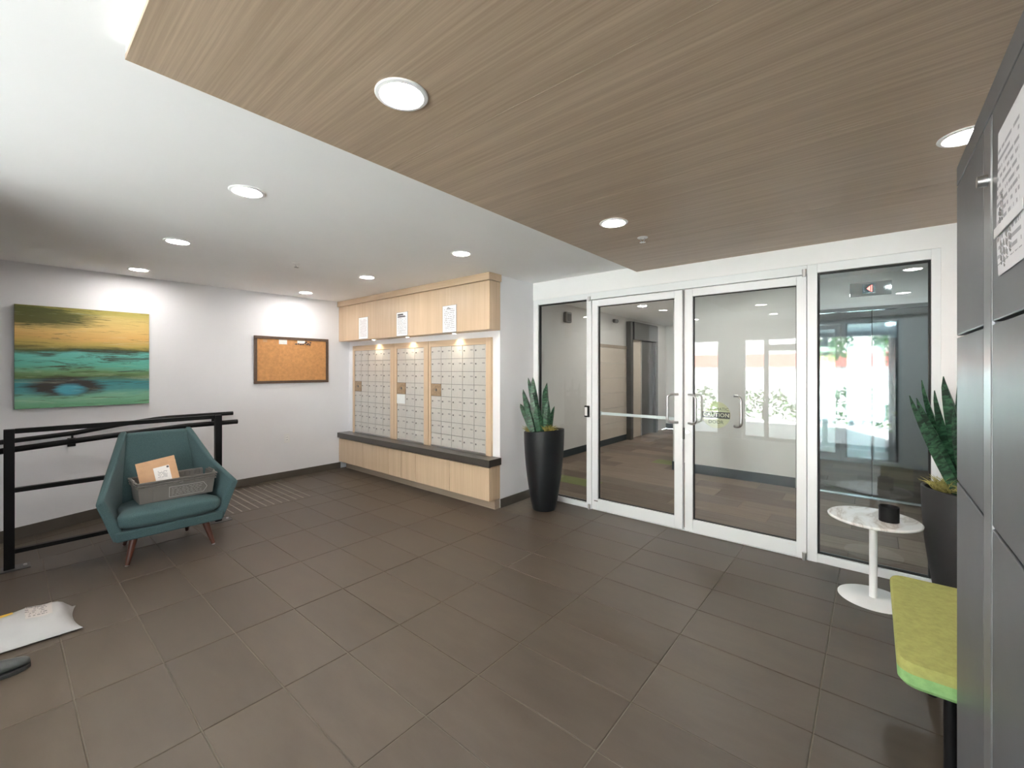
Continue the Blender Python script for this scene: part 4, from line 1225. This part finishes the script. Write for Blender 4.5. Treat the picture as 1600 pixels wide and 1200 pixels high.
# ---- shoe, only its toe in frame
sh = thing('shoe', (-3.08, -0.05, 0), 'dark leather shoe at the frame edge near the white mailing bag', 'shoe')
secs = [(-0.215, 0.020, 0.06, 0.075), (-0.195, 0.034, 0.05, 0.10), (-0.14, 0.038, 0.045, 0.105), (-0.08, 0.037, 0.04, 0.095), (-0.03, 0.042, 0.035, 0.078),
        (0.02, 0.047, 0.03, 0.062), (0.055, 0.045, 0.028, 0.054), (0.08, 0.036, 0.026, 0.046), (0.096, 0.018, 0.024, 0.036)]
def sect(y, w, zb, zt, n=16):
    xc = -3.085 - 0.14 * (y - 0.09) * 0.6
    l = []
    for k in range(n):
        a = 2 * math.pi * k / n
        ca, sa = math.cos(a), math.sin(a)
        z0_, z1_ = 0.016, zt
        l.append((xc + w * ca * (1 if sa < 0 else (1 - 0.25 * sa)), y, (z0_ + z1_) / 2 + (z1_ - z0_) / 2 * (abs(sa) ** 0.8) * (1 if sa > 0 else -1)))
    return l
obj('upper', MB().loft([sect(*s_) for s_ in secs]), 'shoe', sh, sub=1)
ol = [(-3.085 - 0.084 * (y - 0.09) + w * 1.06, y) for y, w, _, _ in secs] + [(-3.085 - 0.084 * (y - 0.09) - w * 1.06, y) for y, w, _, _ in secs[::-1]]
obj('sole', MB().prism(ol, 'z', 0.0, 0.020), 'sole', sh, bevel=0.004)
for k in range(5):
    y = -0.035 - k * 0.022
    z = 0.083 + k * 0.005
    obj('lace', MB().tube([(-3.100 - 0.02 + k * 0.001, y, z - 0.006), (-3.075, y + 0.004, z + 0.003), (-3.055 + 0.01, y, z - 0.008)], 0.003, 6), 'sole', sh)

# ================================================================== PLANTERS
def leaf_mesh(base, tip, width, bend, roll, n=12):
    """one stiff sword leaf, thick along its spine"""
    b, t = Vector(base), Vector(tip)
    ax = (t - b)
    width *= 1.4
    L = ax.length
    d = ax.normalized()
    side = Vector((math.cos(roll), math.sin(roll), 0))
    side = (side - d * side.dot(d)).normalized()
    nrm = d.cross(side)
    loops = []
    uvs = []
    for i in range(n + 1):
        s = i / n
        w = width * (0.55 + 0.9 * s - 1.05 * s * s) * (1 - s ** 7) ** 0.5 / 0.75 + 0.0008
        c = b + ax * s + nrm * (bend * L * 4 * s * (1 - s))
        tw = side * math.cos(0.5 * s) + nrm * math.sin(0.5 * s)
        up = d.cross(tw)
        k = 0.22 * w
        th = 0.0022 + 0.0035 * (1 - s)
        loops.append([tuple(c - tw * w / 2 + up * k), tuple(c - up * th), tuple(c + tw * w / 2 + up * k), tuple(c + up * th)])
        uvs += [(0, s), (0.5, s), (1, s), (0.5, s)]
    m = MB().loft(loops)
    m.uv = uvs
    return m
def tuft(cx, cy, cz, r, n, h, seed, spread=1.0):
    mbx = MB()
    rn = random.Random(seed)
    for k in range(n):
        a = rn.uniform(0, 6.283)
        e = rn.uniform(0.15, 1.0)
        d = Vector((math.cos(a) * e * spread, math.sin(a) * e * spread, rn.uniform(0.5, 1.0))).normalized()
        p = Vector((cx + rn.uniform(-r, r) * 0.3, cy + rn.uniform(-r, r) * 0.3, cz))
        ln = h * rn.uniform(0.6, 1.1)
        q = d.orthogonal().normalized() * 0.0022
        mid = p + d * ln * 0.6
        end = p + d * ln + Vector((d.x, d.y, -0.6)) * ln * 0.25
        u = d.cross(q).normalized() * 0.0016
        mbx.loft([[tuple(p - q), tuple(p + u), tuple(p + q)], [tuple(mid - q), tuple(mid + u), tuple(mid + q)], [tuple(end - q * 0.2), tuple(end + u * 0.2), tuple(end + q * 0.2)]])
    return mbx
def planter(px, py, rb, rt, H, sl, mat, label):
    """tall tapered pot with a slanted rim; sl = rim slope along x"""
    t = thing('snake_plant', (px, py, 0), label, 'potted plant')
    def fn(x, y, z): return z + sl * x * max(0.0, z / H) ** 3
    prof = [(rb * 0.96, 0.0), (rb, 0.012)]
    for k in range(1, 12):
        s = k / 11
        prof.append((rb + (rt - rb) * math.sin(s * math.pi / 2 * 0.98) ** 0.85, 0.012 + (H - 0.012) * s))
    prof += [(rt - 0.008, H + 0.004), (rt - 0.016, H - 0.004), (rt - 0.02, H - 0.09)]
    obj('pot', MB().lathe(prof, px, py, 48, fn), mat, t, smooth=True)
    obj('soil', MB().lathe([(rt - 0.022, H - 0.07), (rt - 0.022, H - 0.045), (0.05, H - 0.03)], px, py, 32, fn), 'soil', t, smooth=True)
    return t
PL = (-2.555, 3.555)
p1 = planter(PL[0], PL[1], 0.117, 0.205, 0.795, 0.10, 'pot', 'snake plant in a tall black planter beside the narrow sidelight')
def onY(u, v, Y):
    t_ = math.radians(39.97)
    a, b = (u - 800) / 671.1, (577.3 - v) / 671.1
    r = Vector((a * math.cos(t_) - math.sin(t_), a * math.sin(t_) + math.cos(t_), b))
    return r * (Y / r.y) + Vector((0, 0, 1.4125))
for (x, y), tip, w, bend, roll in [((-0.035, -0.05), (-2.655, 3.50, 1.335), 0.062, 0.02, 0.7), ((-0.07, 0.0), (-2.74, 3.53, 1.33), 0.045, 0.05, 0.4),
                                  ((-0.05, -0.08), (-2.735, 3.44, 1.21), 0.060, -0.04, 0.9), ((0.0, -0.06), (-2.64, 3.47, 1.18), 0.075, 0.02, 0.55),
                                  ((-0.09, -0.03), (-2.79, 3.46, 1.06), 0.055, 0.06, 0.5), ((0.03, 0.0), (-2.52, 3.56, 1.28), 0.060, 0.03, 0.9),
                                  ((0.05, -0.03), (-2.465, 3.50, 1.11), 0.05, -0.04, 0.6), ((0.01, 0.05), (-2.60, 3.62, 1.22), 0.06, 0.02, 0.3),
                                  ((0.05, 0.03), (-2.43, 3.56, 1.045), 0.035, 0.08, 0.8), ((-0.06, -0.09), (-2.705, 3.40, 1.02), 0.045, 0.05, 0.7),
                                  ((0.02, -0.08), (-2.55, 3.42, 1.05), 0.06, 0.0, 0.65)]:
    obj('leaf', leaf_mesh((PL[0] + x, PL[1] + y, 0.755), tip, w, bend, roll), 'snake', p1, smooth=True)
tf = tuft(PL[0] + 0.11, PL[1] - 0.07, 0.795, 0.1, 110, 0.095, 5)
tf2 = tuft(PL[0] - 0.14, PL[1] - 0.06, 0.775, 0.1, 80, 0.080, 6)
tf.add(tf2.v, tf2.f)
o = obj('grass_tufts', tf, 'mossdark', p1)
o['kind'] = 'stuff'
for k in range(9):
    a = 0.4 + k * 0.62
    r_ = 0.12 + 0.035 * (k % 2)
    c_ = Vector((PL[0] + r_ * math.cos(a), PL[1] + r_ * math.sin(a), 0.768 + 0.09 * r_ * math.cos(a)))
    lo = [[(c_.x + 0.026 * q * math.cos(t_), c_.y + 0.022 * q * math.sin(t_), c_.z + zz) for t_ in (2 * math.pi * i / 8 for i in range(8))] for q, zz in ((0.5, -0.012), (1, 0.0), (0.85, 0.010), (0.35, 0.017))]
    obj('pebble', MB().loft(lo), 'pebble', p1, smooth=True)

PR = (0.425, 3.585)
p2 = planter(PR[0], PR[1], 0.125, 0.20, 0.705, -0.06, 'potmatte', 'snake plant in a charcoal planter between the marble table and the lockers')
for (x, y), uv, Y, w, bend, roll in [((-0.01, -0.06), (1421, 618), 3.47, 0.070, 0.0, 0.8), ((0.0, -0.03), (1432, 622), 3.52, 0.080, -0.02, 0.7),
                                    ((0.0, 0.0), (1440, 594), 3.60, 0.045, 0.03, 0.5), ((0.02, -0.02), (1460, 610), 3.55, 0.075, 0.02, 0.8),
                                    ((0.03, 0.03), (1474, 588), 3.58, 0.085, -0.03, 0.5), ((0.04, -0.05), (1490, 640), 3.50, 0.07, 0.03, 0.9),
                                    ((0.06, 0.02), (1520, 600), 3.60, 0.075, 0.04, 0.6), ((0.08, -0.03), (1540, 625), 3.56, 0.07, -0.03, 0.8), ((0.02, 0.06), (1500, 585), 3.66, 0.07, 0.0, 0.7)]:
    obj('leaf', leaf_mesh((PR[0] + x, PR[1] + y, 0.655), tuple(onY(uv[0], uv[1], Y)), w, bend, roll), 'snake', p2, smooth=True)
tf = tuft(PR[0] - 0.11, PR[1] - 0.06, 0.700, 0.1, 140, 0.110, 15)
for (a, b, s_) in ((0.0, -0.12, 16), (-0.06, 0.03, 17), (0.10, -0.08, 18)):
    q = tuft(PR[0] + a, PR[1] + b, 0.698, 0.1, 120, 0.100, s_)
    tf.add(q.v, q.f)
o = obj('grass_tufts', tf, 'moss', p2)
o['kind'] = 'stuff'

# ================================================================== TABLE, CAN, BENCH, LOCKERS
TB = (0.006, 3.46)
tb = thing('side_table', (TB[0], TB[1], 0), 'round marble side table on a white pedestal by the tall sidelight', 'table')
obj('marble_top', MB().lathe([(0.215, 0.483), (0.227, 0.489), (0.228, 0.497), (0.222, 0.502)], TB[0], TB[1], 64), 'marble', tb, smooth=True)
obj('pedestal', MB().cyl((TB[0], TB[1], 0.008), (TB[0], TB[1], 0.483), 0.0205, n=28), 'plastic', tb, smooth=True)
obj('base_disc', MB().lathe([(0.176, 0.0), (0.176, 0.004), (0.168, 0.008), (0.024, 0.012)], TB[0], TB[1], 64), 'plastic', tb, smooth=True)
cn = thing('black_can', (0.078, 3.43, 0.502), 'short black cylindrical holder standing on the marble table', 'container')
obj('body', MB().lathe([(0.047, 0.502), (0.048, 0.504), (0.048, 0.588), (0.045, 0.592), (0.043, 0.588), (0.042, 0.512)], 0.078, 3.43, 40), 'black', cn, smooth=True)
obj('rim', MB().lathe([(0.0482, 0.583), (0.0490, 0.587), (0.0482, 0.591), (0.0470, 0.587)], 0.078, 3.43, 40, None, True), 'black', cn, smooth=True)

bn = thing('bench', (0.4, 2.31, 0), 'lime green upholstered bench between the lockers and the marble table', 'bench')
def rrect(x0, x1, y0, y1, r, z, n=6):
    pts = []
    for cx_, cy_, a0 in ((x1 - r, y1 - r, 0), (x0 + r, y1 - r, 90), (x0 + r, y0 + r, 180), (x1 - r, y0 + r, 270)):
        for k in range(n + 1):
            a = math.radians(a0 + 90 * k / n)
            pts.append((cx_ + r * math.cos(a), cy_ + r * math.sin(a), z))
    return pts
bx0, bx1, by0, by1 = 0.064, 0.80, 1.915, 2.715
obj('seat_pad', MB().loft([rrect(bx0, bx1, by0, by1, 0.05, 0.415), rrect(bx0, bx1, by0, by1, 0.05, 0.438), rrect(bx0 + 0.006, bx1 - 0.006, by0 + 0.006, by1 - 0.006, 0.046, 0.448), rrect(bx0 + 0.02, bx1 - 0.02, by0 + 0.02, by1 - 0.02, 0.04, 0.451)]), 'limefab', bn, smooth=True)
obj('side_band', MB().loft([rrect(bx0 + 0.012, bx1 - 0.012, by0 + 0.012, by1 - 0.012, 0.045, 0.365), rrect(bx0 + 0.002, bx1 - 0.002, by0 + 0.002, by1 - 0.002, 0.05, 0.378), rrect(bx0 + 0.001, bx1 - 0.001, by0 + 0.001, by1 - 0.001, 0.05, 0.4148)]), 'limedge', bn, smooth=True)
for x in (0.20, 0.72):
    for y in (2.03, 2.60):
        obj('leg', MB().cyl((x, y, 0.0), (x, y, 0.366), 0.017, n=16), 'black', bn, smooth=True)

LX = 0.1875
LT = 1.995
lk = thing('parcel_locker', (0.5, 0.5, 0), 'tall grey steel parcel locker with a paper sheet taped on its door', 'lockers')
Y1, Y2 = 1.775, -0.65
obj('carcass', MB().box(LX + 0.022, 0.80, Y2, Y1, 0.0, LT), 'locker', lk)
obj('top_rail', MB().box(LX, LX + 0.0218, Y2, Y1, 1.940, LT), 'locker', lk, bevel=0.002)
obj('plinth', MB().box(LX + 0.01, LX + 0.0218, Y2, Y1, 0.0, 0.06), 'locker', lk)
yy = Y1
cols_ = []
while yy > Y2 + 0.3:
    cols_.append((yy - 0.39, yy))
    yy -= 0.475
for a, b in cols_:
    for z0, z1 in ((0.062, 1.0885), (1.0945, 1.5035), (1.5095, 1.9365)):
        obj('door', MB().box(LX, LX + 0.0218, a + 0.002, b - 0.002, z0, z1), 'locker', lk, bevel=0.0025)
    obj('divider_post', MB().box(LX - 0.001, LX + 0.0218, max(a - 0.083, Y2), a - 0.002, 0.062, 1.9365), 'lockertrim', lk, bevel=0.005)
obj('knob', MB().cyl((LX - 0.016, 1.342, 1.812), (LX, 1.342, 1.812), 0.012, 0.012, 20), 'steel', lk, smooth=True)
ls = thing('taped_sheet', (LX, 1.14, 1.72), 'printed instruction sheet taped to the grey locker door', 'notice')
NS = 10
def shp(y, z, o=0.0): return (LX - 0.002 - 0.006 * abs(math.sin((z - 1.59) * 9)) * (0.3 + (1.225 - y) * 2) - o, y, z)
gv, gb = [], []
for i in range(NS + 1):
    for j in range(NS + 1):
        y = 1.225 - 0.216 * i / NS + 0.008 * math.sin(j * 0.55)
        z = 1.590 + 0.27 * j / NS
        gv.append(shp(y, z, 0.0006)); gb.append(shp(y, z))
fs = []
n_ = len(gv)
for i in range(NS):
    for j in range(NS):
        a, b, c, d = i * (NS + 1) + j, (i + 1) * (NS + 1) + j, (i + 1) * (NS + 1) + j + 1, i * (NS + 1) + j + 1
        fs += [(a, b, c, d), (a + n_, d + n_, c + n_, b + n_)]
obj('sheet', MB().add(gv + gb, fs), 'lockernote', ls, smooth=True)
sk_ = MB()
rnd = random.Random(2)
for y, z, w, h in ((1.180, 1.712, 0.007, 0.050), (1.198, 1.700, 0.004, 0.03), (1.195, 1.630, 0.004, 0.045), (1.172, 1.625, 0.005, 0.05), (1.150, 1.635, 0.004, 0.05), (1.125, 1.64, 0.006, 0.045)):
    for k in range(9):
        t0, t1 = 2 * math.pi * k / 9, 2 * math.pi * (k + 0.75) / 9
        A = shp(y + w * math.cos(t0), z + h / 2 * math.sin(t0), 0.0009); B = shp(y + w * math.cos(t1), z + h / 2 * math.sin(t1), 0.0009)
        sk_.tube([A, B], 0.0010, 4)
obj('sketch_lines', sk_, 'greybox', ls)['kind'] = 'stuff'
obj('clear_tape', MB().box(LX - 0.0085, LX - 0.0075, 1.02, 1.225, 1.662, 1.680), 'tapeglare', ls)

# ================================================================== CEILING FITTINGS
def downlight(loc, label, group='recessed ceiling downlights'):
    x, y, z = loc
    t = thing('downlight', loc, label, 'ceiling light', group)
    obj('trim_ring', MB().lathe([(0.066, z - 0.0005), (0.086, z - 0.0005), (0.087, z - 0.003), (0.084, z - 0.006), (0.072, z - 0.008), (0.066, z - 0.005)], x, y, 40, None, True), 'white', t, smooth=True)
    obj('diffuser', MB().cyl((x, y, z - 0.0045), (x, y, z - 0.0008), 0.067, n=36), 'diff_hall' if group == 'hall downlights' else 'diff', t)
    return t
for x, y, lab in ((-2.59, 0.86, 'downlight in the white ceiling closest to the camera, beside the wood panelling'),
                  (-4.00, 0.86, 'downlight in the white ceiling over the armchair'),
                  (-5.41, 0.86, 'downlight in the white ceiling just above the painting'),
                  (-2.61, 2.46, 'downlight in the white ceiling above the cabinet end nearest the doors'),
                  (-4.03, 2.46, 'downlight in the white ceiling in front of the middle mailboxes'),
                  (-5.43, 2.46, 'downlight in the white ceiling just above the corkboard')):
    downlight((x, y, CZ), lab)
for x, y, lab in ((-1.20, 0.86, 'large glaring downlight in the wood ceiling, closest to the camera'),
                  (-1.235, 2.46, 'downlight in the wood ceiling in front of the double doors'),
                  (0.285, 2.43, 'downlight in the wood ceiling half hidden by the lockers'),
                  (0.285, 0.86, 'downlight in the wood ceiling above the lockers')):
    downlight((x, y, WZ), lab)
for x, y, lab in ((-1.3, -0.8, 'downlight in the white ceiling before the street entrance'), (-2.6, -0.8, 'downlight in the white ceiling near the partition')):
    downlight((x, y, CZ), lab)
for x, y, lab in ((-2.9, 6.8, 'hall downlight at the corridor mouth'), (-1.35, 5.0, 'hall downlight before the white lift wall'), (0.2, 5.0, 'hall downlight before the steel lift doors'), (-2.9, 9.0, 'hall downlight deep in the corridor')):
    downlight((x, y, HZ), lab, 'hall downlights')

def sprinkler(loc, label):
    x, y, z = loc
    t = thing('sprinkler_head', loc, label, 'sprinkler', 'ceiling sprinkler heads')
    obj('escutcheon', MB().lathe([(0.036, z - 0.0005), (0.035, z - 0.004), (0.018, z - 0.007)], x, y, 24), 'plastic', t, smooth=True)
    obj('frame_arm', MB().tube([(x - 0.014, y, z - 0.006), (x - 0.012, y, z - 0.022), (x, y, z - 0.032), (x + 0.012, y, z - 0.022), (x + 0.014, y, z - 0.006)], 0.003, 8), 'steel', t, smooth=True)
    df = MB().cyl((x, y, z - 0.036), (x, y, z - 0.033), 0.009, n=12)
    for k in range(8):
        a = k * math.pi / 4
        df.cyl((x, y, z - 0.0345), (x + 0.020 * math.cos(a), y + 0.020 * math.sin(a), z - 0.0345), 0.0022, n=6)
    obj('deflector', df, 'tag' if z > 2.35 else 'white', t)
sprinkler((-4.018, 1.736, CZ), 'sprinkler head in the white ceiling between the downlights')
sprinkler((-1.219, 2.864, WZ), 'sprinkler head in the wood ceiling before the doors')
